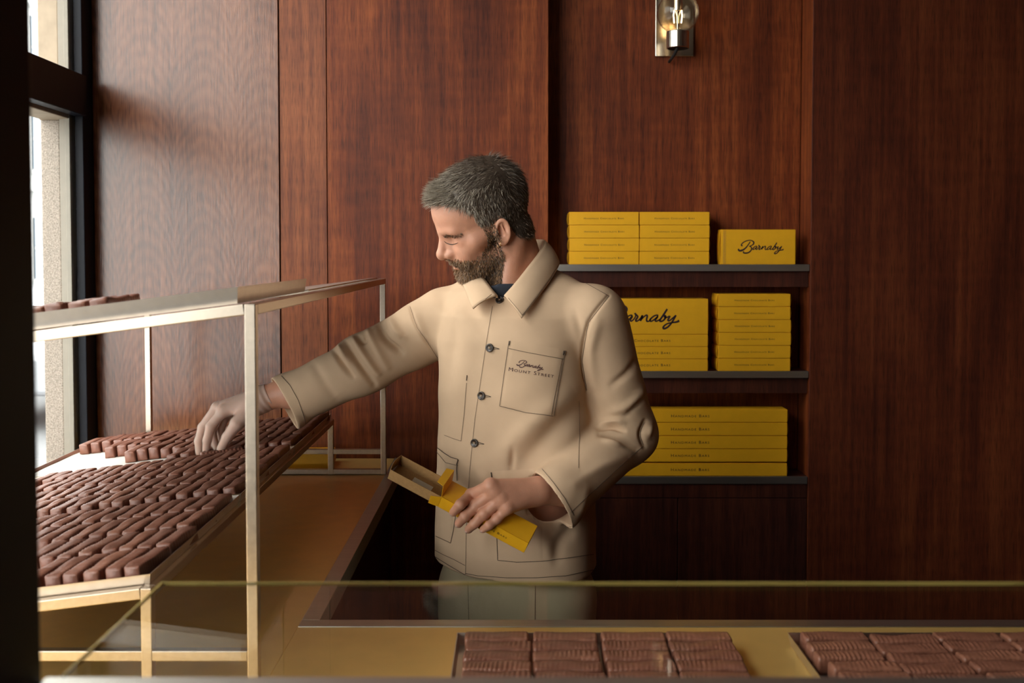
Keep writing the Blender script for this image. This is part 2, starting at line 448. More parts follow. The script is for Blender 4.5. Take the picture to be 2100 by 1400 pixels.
# parked car
car = thing('parked_car', 'silver parked car on the street seen through the window', 'car', (-4.55, 11.6, -.17))
side = [(-2.1, .35), (-2.15, .75), (-1.9, .95), (-1.2, 1.0), (-.7, 1.42), (.7, 1.45), (1.35, 1.02), (2.0, .88), (2.15, .6), (2.1, .35)]
mb = MB(); n = len(side)
vv = [(-.86, y, z) for y, z in side] + [(.86, y, z) for y, z in side]
vv = [(x * (.80 if z > 1.2 else 1), y, z) for x, y, z in vv]
mb.add(vv, [tuple(range(n))[::-1], tuple(range(n, 2*n))] + [(i, (i+1) % n, n + (i+1) % n, n + i) for i in range(n)])
mb.build('body', M['car'], car, bevel=.05)
for sx in (-1, 1):
    mb = MB(); x = sx * .80
    mb.add([(x+sx*.05, -1.05, 1.02), (x-sx*.02, -.66, 1.36), (x-sx*.02, .64, 1.38), (x+sx*.05, 1.15, 1.03)], [(0, 1, 2, 3) if sx > 0 else (3, 2, 1, 0)])
    mb.build('side_window', M['pane_far'], car, solid=.01)
    for y in (-1.3, 1.3):
        Mx = Matrix.Translation((sx * .80, y, .32)) @ Matrix.Rotation(R(90) * sx, 4, 'Y')
        t = MB().lathe([(.19, -.1), (.32, -.1), (.33, -.05), (.33, .08), (.31, .1), (.22, .1), (.20, .07)], 28, Mx).build('tyre', M['rubber'], car, smooth=True)
        h = MB().lathe([(.0, .06), (.05, .07), (.05, .05)], 14, Mx).lathe([(.2, .05), (.2, .09), (.22, .09)], 28, Mx)
        for k in range(5):
            a = 2 * math.pi * k / 5
            h.bar(Mx @ Vector((.04*math.cos(a), .04*math.sin(a), .065)), Mx @ Vector((.205*math.cos(a), .205*math.sin(a), .075)), .05, .03, up=(1, 0, 0))
        h.build('wheel', M['chrome'], t)
MB().box((-.7, -2.17, .55), (-.45, -2.1, .72)).build('lamp', M['facade'], car)
MB().box((.45, -2.17, .55), (.7, -2.1, .72)).build('lamp', M['facade'], car)

# ================================================================== worktop and counter bases
ZT = P(656, 1272, 1.632).z
XE = P(656, 1272, 1.632).x
YE = 1.632
RW = .030
wt = thing('worktop', 'brass worktop running along the window and across the front, steel rimmed', 'counter', (0, 0, 0))
boxo('brass_top', (XL + .002, .80, ZT - .02), (XE - RW, YW - .008, ZT), M['brass'], wt, .001)
boxo('brass_top', (XE - RW, .72, ZT - .02), (2.98, YE - RW, ZT), M['brass'], wt, .001)
MB().box((XE - RW, YE, ZT - .035), (XE, YW - .008, ZT + .0015)).box((XE - RW, YE - RW, ZT - .035), (2.98, YE, ZT + .0015)).build('steel_rim', M['steel_edge'], wt, bevel=.0008)
cb = thing('counter_base', 'dark wooden counter base below the worktop beside the window', 'counter', (0, 0, 0))
boxo('carcass', (XL + .03, .84, 0), (XE - .05, YW - .01, ZT - .0205), M['wood_shelf'], cb)
cb2 = thing('counter_base', 'dark wooden base under the front part of the worktop', 'counter', (0, 0, 0))
boxo('carcass', (XE - .045, .76, 0), (2.96, YE - .05, ZT - .0205), M['wood_shelf'], cb2)

# near dark post and the raised glass shelf
px0 = P(72, 300, .70).x
sp = thing('steel_post', 'near black steel post rising at the left edge, close to the camera', 'post', (px0, .7, 0))
MB().box((-.10, -.16, 0), (0, 0, ZC)).build('shaft', M['black_paint'], sp, bevel=.006, seg=3)
ZG = P(900, 1192, .905).z
XG = P(335, 1194, .905).x
gs = thing('glass_shelf', 'raised clear glass shelf above the front worktop with steel front rail', 'glass shelf', (0, 0, 0))
boxo('pane', (XG, .702, ZG - .004), (2.2, .903, ZG), M['glass_top'], gs)
MB().box((XG, .903, ZG - .0032), (2.2, .9042, ZG)).box((XG - .0014, .702, ZG - .0032), (XG, .9042, ZG)).build('polished_edge', M['glass_edge'], gs)
boxo('front_rail', (px0 + .001, .655, ZG - .02), (2.2, .7015, ZG - .0005), M['steel_edge'], gs, .002)
boxo('front_pane', (px0 + .002, .672, 0), (2.2, .680, ZG - .02), M['glass_top'], gs)
MB().tube([(px0 + .0085, .64, ZG - .055), (px0 + .010, .64, ZG - .05), (px0 + .013, .64, ZG - .02), (px0 + .010, .64, ZG + .012), (px0 + .0085, .64, ZG + .018)], .008, 8).build('clamp', M['rubber'], gs, smooth=True)

# ================================================================== alcove shelves and cabinet
def zpx(y, Y=YW): return P(1400, y, Y).z
SHELF_Z = []
names = ('top', 'middle', 'lowest')
for i, (y0, y1) in enumerate(((542, 556), (761, 775), (977, 992))):
    z1, z0 = zpx(y0), zpx(y1); SHELF_Z.append(z1)
    s = thing('wall_shelf', f'{names[i]} wooden shelf with brushed steel front edge in the alcove', 'shelf', (0, 0, 0), 'alcove shelves')
    boxo('board', (X_AL + .002, YW + .006, z0), (X_AR - .002, YA - .001, z1), M['wood_shelf'], s)
    boxo('steel_edge', (X_AL + .002, YW, z0), (X_AR - .002, YW + .006, z1), M['steel_edge'], s, .0008)
    if i < 2:
        boxo('apron', (X_AL + .002, YW + .014, z0 - .047), (X_AR - .002, YW + .034, z0), M['wood_shelf'], s)
cbn = thing('wall_cabinet', 'dark wooden cabinet below the lowest alcove shelf', 'cabinet', (0, 0, 0))
zr = zpx(1022)
boxo('top_rail', (X_AL + .002, YW + .004, zr + .002), (X_AR - .002, YW + .024, zpx(992) - .001), M['wood_shelf'], cbn)
xm = (X_AL + X_AR) / 2
boxo('door', (X_AL + .002, YW + .004, .08), (xm - .0012, YW + .024, zr - .001), M['wood_shelf'], cbn, .001)
boxo('door', (xm + .0012, YW + .004, .08), (X_AR - .002, YW + .024, zr - .001), M['wood_shelf'], cbn, .001)
boxo('plinth', (X_AL + .002, YW + .03, 0), (X_AR - .002, YW + .05, .078), M['black_paint'], cbn)

# ================================================================== lettering
def text_mesh(body, width, small=True, bold=.0):
    cu = bpy.data.curves.new('lettering', 'FONT'); cu.body = body
    cu.align_x = 'CENTER'; cu.align_y = 'CENTER'; cu.resolution_u = 3; cu.space_character = 1.22; cu.offset = bold
    cu.small_caps_scale = .76
    if small:
        for ch in cu.body_format: ch.use_small_caps = True
    o = bpy.data.objects.new('tmp', cu); COL.objects.link(o)
    dg = bpy.context.evaluated_depsgraph_get()
    me0 = o.evaluated_get(dg).to_mesh()
    v = np.array([tuple(p.co) for p in me0.vertices]); fc = [tuple(p.vertices) for p in me0.polygons]
    o.evaluated_get(dg).to_mesh_clear()
    bpy.data.objects.remove(o); bpy.data.curves.remove(cu)
    c = (v.min(0) + v.max(0)) / 2; w = v[:, 0].max() - v[:, 0].min()
    v = (v - c) * (width / w)
    v[:, 0] *= 1.0; v[:, 1] *= .82
    return v[:, :2], fc
STROKES = [
 [(240,545,40),(225,585,50),(270,615,60),(340,605,60),(420,565,48),(500,495,40),(570,405,34),(620,330,34),(645,285,28)],
 [(370,435,40),(335,430,40),(325,400,36),(370,340,34),(450,285,32),(540,252,30),(640,240,30),(720,262,36),(770,310,46),(765,365,44),(720,410,34),(660,440,28),(605,458,28)],
 [(620,455,26),(670,475,34),(695,530,38),(680,590,40),(630,650,42),(560,690,44),(480,700,46),(415,690,44),(400,660,40),(420,640,30)],
 [(890,470,30),(870,450,28),(810,470,28),(755,520,32),(735,555,34),(760,572,30),(810,545,26),(870,490,26),(890,465,28)],
 [(895,470,28),(880,500,28),(850,545,32),(865,570,30),(905,550,24),(945,500,24),(965,440,26)],
 [(945,405,36),(955,430,34),(990,460,32),(1000,490,32),(965,545,34),(970,572,30),(1010,560,24),(1060,510,24),(1090,465,30)],
 [(1100,450,30),(1085,500,34),(1055,570,32)],
 [(1065,550,24),(1130,480,26),(1180,450,30),(1195,475,32),(1180,540,32),(1195,575,32),(1240,565,24),(1270,520,24)],
 [(1415,465,30),(1390,450,28),(1330,470,28),(1270,520,32),(1250,555,34),(1275,575,30),(1330,545,26),(1395,490,26),(1410,465,26)],
 [(1405,480,28),(1360,550,32),(1380,575,28),(1430,550,24),(1465,530,24)],
 [(1600,325,34),(1560,390,36),(1500,480,34),(1450,555,34),(1470,578,30),(1520,560,30),(1560,510,34),(1565,470,36),(1540,465,30),(1560,500,26),(1610,490,24),(1645,465,22)],
 [(1660,465,30),(1635,510,32),(1615,550,32),(1640,565,28),(1690,530,26),(1760,470,28)],
 [(1778,450,32),(1730,540,32),(1680,620,32),(1610,695,32),(1540,725,36),(1520,700,34),(1560,650,28),(1630,615,26),(1720,600,28),(1800,585,36),(1845,560,42)]]
def script_mesh(width):
    v = []; fcs = []
    for st in STROKES:
        pl = smooth_line(st, 5); b = len(v)
        for i, (x, y, w) in enumerate(pl):
            a = pl[max(i-1, 0)]; c = pl[min(i+1, len(pl)-1)]
            dx, dy = c[0]-a[0], c[1]-a[1]; L = math.hypot(dx, dy) or 1
            nx, ny = -dy/L, dx/L
            for s in (-.56, .56):
                v.append(((x + nx*w*s - 1045) / 1640 * width, -(y + ny*w*s - 480) / 1640 * width))
        for i in range(len(pl) - 1):
            fcs.append((b+2*i, b+2*i+1, b+2*i+3, b+2*i+2))
    return np.array(v), fcs
def flat_mesh(name, vf, th=.0004):
    """2D outline (x right, y up) to a thin raised mesh in the local XZ plane facing -Y"""
    v, fc = vf; n = len(v)
    vv = [(x, 0, y) for x, y in v] + [(x, -th, y) for x, y in v]
    ff = [tuple(i + n for i in q) for q in fc] + [tuple(q) for q in fc]
    cnt = {}
    for q in fc:
        for a, b in zip(q, q[1:] + q[:1]):
            cnt[(a, b)] = 1
    for (a, b) in cnt:
        if (b, a) not in cnt: ff.append((a, b, b + n, a + n))
    me = mesh_of(name, vv, ff); me.materials.append(M['ink']); return me
PXW = YW / FPX
T_SMALL = flat_mesh('lettering', text_mesh('Handmade Chocolate Bars', 82 * PXW))
T_WIDE = flat_mesh('lettering', text_mesh('Handmade Chocolate Bars', 126 * PXW))
T_LONG = flat_mesh('lettering', text_mesh('Handmade Bars', 79 * PXW))
S_SMALL = flat_mesh('script_logo', script_mesh(93.7 * PXW))
S_BIG = flat_mesh('script_logo', script_mesh(166 * PXW))

# ================================================================== yellow boxes
def box_meshes(w, h, d):
    e = .0016
    s = MB()
    s.box((-w/2, 0, 0), (w/2, d, h))
    me = mesh_of('sleeve', s.v, s.f); me.materials.append(M['yellow'])
    bm = bmesh.new(); bm.from_mesh(me); bmesh.ops.bevel(bm, geom=bm.edges[:], offset=.0011, segments=2, affect='EDGES'); bm.to_mesh(me); bm.free()
    ends = []
    for sx in (-1, 1):
        t = MB()
        prof = [(0, 0), (.0022, .12), (.0034, .5), (.0022, .88), (0, 1)]
        x = sx * w / 2
        v = []
        for (o, q) in prof:
            v += [(x + sx*o - sx*.0005, .003, .002 + (h - .004)*q), (x + sx*o - sx*.0005, d - .003, .002 + (h-.004)*q)]
        fc = [(2*i, 2*i+1, 2*i+3, 2*i+2) if sx > 0 else (2*i+2, 2*i+3, 2*i+1, 2*i) for i in range(4)]
        t.add(v, fc)
        me2 = mesh_of('end_flap', t.v, t.f, True); me2.materials.append(M['yellow'])
        ends.append(me2)
    return me, ends
BOX = {}
def yellow_box(kind, w, h, d, x, z, y, label, group, let=None, letx=0.0, rot=0.0, name='chocolate_box'):
    if kind not in BOX: BOX[kind] = box_meshes(w, h, d)
    t = thing(name, label, 'box', (x, y, z), group); t.rotation_euler = (0, 0, rot)
    obj('sleeve', BOX[kind][0], None, t); [obj('end_flap', q, None, t) for q in BOX[kind][1]]
    if let:
        l = obj('script_logo' if let in (S_SMALL, S_BIG) else 'lettering', let, None, t); l.location = (letx, .0002, h / 2)
    return t
YB = YW + .004
X = lambda px, Y=YB: P(px, 700, Y).x
hs = 27 * PXW
for c, (a, b) in enumerate(((1167, 1310), (1311.5, 1454))):
    for k in range(4):
        jx = random.uniform(-.0012, .0012)
        yellow_box('small', X(b) - X(a) - .0006, hs - .0008, .090, (X(a) + X(b)) / 2 + jx, SHELF_Z[0] + k * hs, YB,
                   f'yellow printed box, {("lowest","second lowest","third lowest","topmost")[k]} in {("left","right")[c]} stack on top shelf', 'small yellow boxes on the top shelf', T_SMALL, rot=random.uniform(-.006, .006))
w = X(1630) - X(1477); h = 71.5 * PXW
t = yellow_box('book', w, h, .045, (X(1477) + X(1630)) / 2, SHELF_Z[0], YB + .002, 'yellow box standing upright with black script lettering on top shelf', None, S_SMALL, letx=X(1560) - (X(1477) + X(1630)) / 2, name='chocolate_box')
MB().box((-w/2 + .0085, -.0007, .001), (-w/2 + .0095, .0005, h - .001)).box((-w/2 + .0135, -.0005, .001), (-w/2 + .0142, .0005, h - .001)).build('spine_crease', M['kraft'], t)
hb = 25.3 * PXW
for k in range(3):
    yellow_box('wide', X(1452) - X(1172), hb - .0006, .094, X(1312), SHELF_Z[1] + k * hb, YB,
               f'wide yellow printed box, {("lowest","second","third")[k]} from shelf under the script box behind the man', 'wide yellow boxes on the middle shelf', T_WIDE)
yellow_box('wide_logo', X(1452) - X(1172), 73 * PXW, .094, X(1312), SHELF_Z[1] + 3 * hb, YB, 'large yellow box with script lettering on middle shelf behind the man', None, S_BIG)
hm = 26.6 * PXW
for k in range(6):
    yellow_box('stack6', X(1621) - X(1473), hm - .0008, .090, (X(1621) + X(1473)) / 2 + random.uniform(-.0015, .0015), SHELF_Z[1] + k * hm, YB,
               f'yellow printed box, {("lowest","second lowest","third lowest","third from top","second from top","topmost")[k]} in six-high stack on middle shelf', 'yellow boxes in the stack of six', T_SMALL, rot=random.uniform(-.012, .008))
hl = 27.4 * PXW
for k in range(5):
    yellow_box('long', X(1617) - X(1217), hl - .0012, .062, X(1417), SHELF_Z[2] + .0035 + k * hl if k else SHELF_Z[2] + .0005, YB + .002,
               f'long yellow printed box, {("lowest","second lowest","middle one","second from top","topmost")[k]} in the stack on lowest shelf', 'long yellow boxes on the lowest shelf', T_LONG, rot=random.uniform(-.003, .003))
yb = yellow_box('under', .30, .041, .10, P(675, 945, 2.80).x - .15, ZT, 2.80, 'plain yellow box lying on worktop behind the rack rails', None)

# ================================================================== sconce
sc_y = YA
gc = P(1390, 26, 2.955)
sn = thing('wall_sconce', 'nickel wall sconce with clear glass globe above the shelves', 'lamp', (gc.x, YA, gc.z))
Pl = lambda px, py, Y: P(px, py, Y) - Vector((gc.x, YA, gc.z))
a = Pl(1343, 117, YA); b = Pl(1421, 117, YA)
boxo('back_plate', (a.x, -.012, a.z), (b.x, 0, a.z + .33), M['nickel'], sn, .0012)
o = Vector((0, 2.955 - YA, 0))
rg = .0605
MT = Matrix.Translation(o)
gl = MB()
prof = [(rg * math.sin(t), rg * math.cos(t)) for t in np.linspace(R(16), R(150), 22)]
gl.lathe(prof, 36, MT)
gl.build('glass_globe', M['globe'], sn, smooth=True, solid=.002)
zs1 = Pl(1390, 65, 2.955).z; zs0 = Pl(1390, 99, 2.955).z
MB().lathe([(.0, zs1), (.0325, zs1), (.033, zs1 - .002), (.033, zs0), (.031, zs0 - .001)], 32, MT).build('socket', M['nickel'], sn, smooth=False)
MB().lathe([(.031, zs0 + .001), (0, zs0 + .003)], 32, MT).build('socket_base', M['rubber'], sn)
MB().lathe([(.0, .005), (.0135, .005), (.0135, .16), (.0, .16)], 20, MT).build('upper_stem', M['nickel'], sn, smooth=False)
MB().lathe([(.008, .004), (.0035, -.012), (.0035, zs1)], 12, MT).build('bulb_stem', M['nickel'], sn, smooth=True)
for sx in (-1, 1):
    MB().tube([o + Vector((sx*.011, 0, .006)), o + Vector((sx*.0125, 0, -.008)), o + Vector((sx*.0105, 0, -.030))], .0016, 6).build('filament', M['bulb'], sn)
MB().tube([o + Vector((0, 0, zs0 + .002)), o + Vector((-.004, .03, zs0 - .012)), o + Vector((-.010, YA - 2.955 - .012, zs0 - .022))], .0045, 8).build('arm', M['rubber'], sn, smooth=True)
# ================================================================== display rack
T = .015
ZF, ZB = 1.35, 2.73
xu = P(515, 640, ZF).x; zu = P(512, 634, ZF).z
SU = .128; SL = .123
xlr = P(303, 1200, ZF).x; zl = P(303, 1214, ZF).z
XUL, XLL = P(305, 780, ZB).x, -1.165
zu_at = lambda x: zu - SU * (xu - x)
zl_at = lambda x: zl - SL * (xlr - x)
rk = thing('display_rack', 'two tier steel display rack with sloping trays standing by the window', 'rack', (xu, ZF, ZT))
RO = Vector((xu, ZF, ZT))
def tube_(nm, a, b, w=T):
    return MB().bar(Vector(a) - RO, Vector(b) - RO, w).build(nm, M['steel'], rk, bevel=.0012)
for Y in (ZF, ZB):
    tube_('post', (xu, Y, ZT), (xu, Y, zu + T / 2))
    tube_('post', (XUL, Y, ZT), (XUL, Y, zu_at(XUL)))
    tube_('post', (xlr, Y, ZT), (xlr, Y, zl + T / 2))
    tube_('tier_rail', (xu - T / 2, Y, zu), (-1.12, Y, zu_at(-1.12)))
    tube_('tier_rail', (xlr - T / 2, Y, zl), (XLL, Y, zl_at(XLL)))
tube_('tier_rail', (xu, ZF + T / 2, zu), (xu, ZB - T / 2, zu))
tube_('tier_rail', (xlr, ZF + T / 2, zl), (xlr, ZB - T / 2, zl))
tube_('tier_rail', (XLL, ZF + T / 2, zl_at(XLL)), (XLL, ZB - T / 2, zl_at(XLL)))
tube_('tier_rail', (-1.12, ZF + T / 2, zu_at(-1.12)), (-1.12, ZB - T / 2, zu_at(-1.12)))
z1 = P(517, 1341, ZF).z
tube_('base_rail', (xu - T/2, ZF, z1), (-1.12, ZF, z1), T * .94)
z2 = P(700, 925, ZB).z
tube_('base_rail', (xu - T/2, ZB, z2), (-1.12, ZB, z2), T * .94)
tube_('base_rail', (xu - T/2, ZB, ZT + T/2 + .0003), (-1.12, ZB, ZT + T/2 + .0003), T - .001)
aU = math.atan(SU); aL = math.atan(SL)
def tilt(x, y, z, a):
    return Matrix.Translation((x, y, z)) @ Matrix.Rotation(-a, 4, 'Y')
ML = tilt(xlr + .004, ZF, zl + T * .53, aL)
MU = tilt(xu - .012, ZF - .004, zu + T * .53, aU)
pm = MU @ Matrix.Translation((-.76, 0, 0))
pl = MB().box((-.0, .46, 0), (.757, ZB - ZF + .006, .003)).build('shelf_plate', M['tray'], rk)
pl.matrix_basis = Matrix.Translation(-RO) @ pm

# ================================================================== trays
def tray_mesh(wx, wy, h=.0155, fl=.005, th=.0016):
    s = MB()
    lo = [(fl, fl, th), (wx - fl, fl, th), (wx - fl, wy - fl, th), (fl, wy - fl, th)]
    li = [(th, th, h), (wx - th, th, h), (wx - th, wy - th, h), (th, wy - th, h)]
    lo2 = [(fl, fl, 0), (wx - fl, fl, 0), (wx - fl, wy - fl, 0), (fl, wy - fl, 0)]
    li2 = [(0, 0, h), (wx, 0, h), (wx, wy, h), (0, wy, h)]
    v = lo + li + li2 + lo2
    fc = [(0, 1, 2, 3), (15, 14, 13, 12)]
    for i in range(4):
        j = (i + 1) % 4
        fc += [(i, i + 4, j + 4, j), (4 + i, 8 + i, 8 + j, 4 + j), (8 + i, 12 + i, 12 + j, 8 + j)]
    s.add(v, fc)
    return mesh_of('tray', s.v, s.f)
TW, TD = .668, .452
TM = tray_mesh(TW, TD); TM.materials.append(M['tray'])
def liner_mesh(wx, wy, seed):
    rg_ = random.Random(seed)
    ph = [rg_.uniform(0, 6) for _ in range(6)]
    s = MB()
    def fn(u, v):
        x = .010 + u * (wx - .020); y = .010 + v * (wy - .020)
        z = .0024 + .0009 * (math.sin(14*x + ph[0] + 5*y) * math.sin(11*y + ph[1]) + 1) + .0004 * math.sin(60*x + ph[2]) * math.sin(44*y + ph[3])
        e = min(x, wx - x) - .010
        return (x, y, z + max(0, .010 - min(u, 1 - u) * wx) * .5)
    s.grid(fn, 40, 28)
    return mesh_of('liner', s.v, s.f, True)
wtx = ('nearest', 'middle', 'farthest')
trays = []
for k in range(3):
    t = tag(obj('baking_tray', TM, None), f'{wtx[k]} aluminium tray of chocolate bars on the lower rack tier', 'tray', 'trays on the lower tier')
    t.matrix_basis = ML @ Matrix.Translation((-TW, .004 + k * (TD + .008), .0005))
    l = obj('liner', liner_mesh(TW, TD, k), M['paper'], t)
    trays.append(t)
TMU = tray_mesh(TW, TD, .0225); TMU.materials.append(M['tray'])
tu = tag(obj('baking_tray', TMU, None), 'aluminium tray on the upper rack tier, seen from its edge', 'tray')
tu.matrix_basis = MU @ Matrix.Translation((-TW - .003, .004, .0005))
obj('liner', liner_mesh(TW, TD, 9), M['paper'], tu)

# ================================================================== chocolate bars
def bar_mesh(seed, L, W, H, along, amp=1.0):
    """enrobed bar: rounded block, ridged coating; ALONG: ridge direction tilt"""
    rg_ = random.Random(seed)
    nx = 64; prof = []
    r = W * .22
    c_ = W * .09
    prof = [(-W/2 - .0006, 0), (-W/2, H*.25), (-W/2 + .0004, H*.78), (-W/2 + c_*.3, H*.93), (-W/2 + c_, H*.985), (-W*.15, H), (W*.15, H), (W/2 - c_, H*.985), (W/2 - c_*.3, H*.93), (W/2 - .0004, H*.78), (W/2, H*.25), (W/2 + .0006, 0)]
    m = len(prof); s = MB(); v = []
    lam = rg_.uniform(.0062, .0080); ph = rg_.uniform(0, 6.28); A = rg_.uniform(.0010, .0017) * amp; ye = rg_.choice((-1, 1)) * W * .22; sk = rg_.uniform(.6, 1.3) * along
    p2 = [rg_.uniform(0, 6.28) for _ in range(5)]
    for i in range(nx + 1):
        t = i / nx; x = (t - .5) * L
        e = min(t, 1 - t) * L
        sh = 1.0 - .16 * max(0, 1 - e / .003) ** 2
        top = 1.0 - .12 * max(0, 1 - e / .0035) ** 2
        for j, (y, z) in enumerate(prof):
            yy = y * sh; zz = z * top
            if z > H * .3:
                wgt = min(1, (z / H - .3) / .5) * min(1, e / .005)
                rr = math.sin(2*math.pi*(x + sk*y)/lam + ph + 1.2*math.sin(x*90 + p2[0]))
                d = A * rr * wgt * (1 if amp == 1 else .25 + 1.6 * math.exp(-((y - ye) / (W * .16))**2) * (.5 + .5*math.sin(x*45 + p2[0]))) + .0011*math.sin(x*70 + p2[1])*math.cos(y*120 + p2[2]) * wgt
                zz += d; yy += (1 if y > 0 else -1) * d * .5 * (abs(y) / (W/2))
            yy += .0007*math.sin(x*110 + p2[3]); zz *= 1 + .02*math.sin(x*55 + p2[4])
            v.append((x, yy, zz))
    fc = []
    for i in range(nx):
        for j in range(m - 1):
            a = i*m + j; fc.append((a, a+m, a+m+1, a+1)[::-1])
        fc.append((i*m, i*m + m - 1, (i+1)*m + m - 1, (i+1)*m)[::-1])
    fc.append(tuple(range(m))); fc.append(tuple(nx*m + j for j in range(m))[::-1])
    s.add(v, fc)
    me = mesh_of('chocolate_bar', s.v, s.f, True)
    bm = bmesh.new(); bm.from_mesh(me); bmesh.ops.recalc_face_normals(bm, faces=bm.faces[:]); bm.to_mesh(me); bm.free()
    me.polygons.foreach_set('use_smooth', [True] * len(me.polygons))
    me.materials.append(M['choc'] if seed % 3 else M['choc_b'])
    return me
LBAR, WBAR, HBAR = .095, .0240, .0220
BARS = [bar_mesh(s, LBAR, WBAR, HBAR, 1) for s in range(9)]
BLOCKS = [bar_mesh(40 + s, LBAR, .0255, .0265, .3) for s in range(5)]
def project(p):
    return proj_np(np.array([tuple(p)]))[0]
PITCH = .0292
def add_bar(me, Mx, label, group):
    o = obj('chocolate_bar', me); o.matrix_basis = Mx
    return tag(o, label, 'chocolate bar', group)
HELD = None
for k in range(3):
    base = ML @ Matrix.Translation((-TW, .004 + k * (TD + .008), .0005))
    for r in range(4):
        n = 0
        for c in range(22):
            x = TW - .022 - c * PITCH + random.uniform(-.0015, .0015) + (.004 if r % 2 else 0)
            y = .060 + r * .1065 + random.uniform(-.005, .005)
            Mx = base @ Matrix.Translation((x, y, .0043)) @ Matrix.Rotation(R(90) - R(5) + random.uniform(-.06, .06), 4, 'Z')
            q = project(Mx.translation)
            n += 1
            if q[0] < 72: continue
            blk = False
            if k == 2:
                if q[0] < 345: blk = True
                if (r == 0 and q[0] < 352) or (r == 1 and q[0] < 268) or (r == 2 and q[0] < 235): continue
                if r == 0 and 405 < q[0] < 470: continue
            me = random.choice(BLOCKS if blk else BARS)
            add_bar(me, Mx, f'chocolate bar, {ORD[n-1]} from right in {("front","second","third","back")[r]} row of {wtx[k]} lower tray', 'chocolate bars on the lower trays')
base = MU @ Matrix.Translation((-TW - .003, .004, .0005))
for r in range(2):
    n = 0
    for c in range(22):
        x = TW - .022 - c * PITCH
        Mx = base @ Matrix.Translation((x, .058 + r * .1085, .0042)) @ Matrix.Rotation(R(90) + random.uniform(-.05, .05), 4, 'Z')
        q = project(Mx.translation)
        if q[0] > 268 or q[0] < 60: continue
        n += 1
        add_bar(random.choice(BLOCKS), Mx, f'chocolate bar just showing, {ORD[n-1]} from right in {("front","second")[r]} row on upper tray', 'chocolate bars on the upper tray')

# front worktop trays
FT = tray_mesh(.408, .50, .020, .004); FT.materials.append(M['tray'])
BIG = [bar_mesh(80 + s, .0975, .0325, .025, -.15, .7) for s in range(9)]
yr = 1.527
for k, x0 in enumerate((-.0855, .428)):
    t = tag(obj('serving_tray', FT, None), ('steel tray of chocolate bars on front worktop below the man', 'steel tray of chocolate bars at right end of front worktop')[k], 'tray')
    t.location = (x0, yr - .50, ZT + .0004)
    for c in range(4):
        for r in range(7):
            st = 0 if k == 0 else (c * .010 + .012 * (r > 3))
            xx = x0 + .0145 + .0495 + c * .1005 + (.004 if c > 1 else 0) + random.uniform(-.0025, .0025) + (.006 * r if k and r > 2 else 0) * .4
            yy = yr - .027 - r * .0365 + random.uniform(-.001, .001) - (.01 if k and c == 1 else 0)
            o = add_bar(random.choice(BIG), Matrix.Translation((xx, yy, ZT + .0022)) @ Matrix.Rotation(random.uniform(-.03, .03), 4, 'Z'),
                    f'chocolate bar, {ORD[r]} from back in {ORD[c]} column of {("front tray below the man", "front tray at far right")[k]}', 'large chocolate bars on the front worktop')
# ================================================================== implicit surfaces
def V(*a): return np.array(a, dtype=np.float32)
def nv(v): return np.array(tuple(v), dtype=np.float32)
def smin(a, b, k):
    h = np.clip(.5 + .5 * (b - a) / k, 0, 1)
    return b * (1 - h) + a * h - k * h * (1 - h)
def smax(a, b, k): return -smin(-a, -b, k)
def sph(p, c, r): return np.linalg.norm(p - nv(c), axis=1) - r
def ell(p, c, r):
    r = nv(r); q = (p - nv(c)) / r
    k0 = np.linalg.norm(q, axis=1); k1 = np.linalg.norm(q / r, axis=1) + 1e-9
    return k0 * (k0 - 1) / k1
def cone(p, a, b, ra, rb):
    a = nv(a); b = nv(b); d = b - a; L2 = float((d * d).sum()) + 1e-12
    t = np.clip(((p - a) @ d) / L2, 0, 1)
    return np.linalg.norm(p - a - t[:, None] * d, axis=1) - (ra + (rb - ra) * t)
def chain(p, pts, rs, k=.004):
    d = None
    for i in range(len(pts) - 1):
        e = cone(p, pts[i], pts[i+1], rs[i], rs[i+1])
        d = e if d is None else smin(d, e, k)
    return d
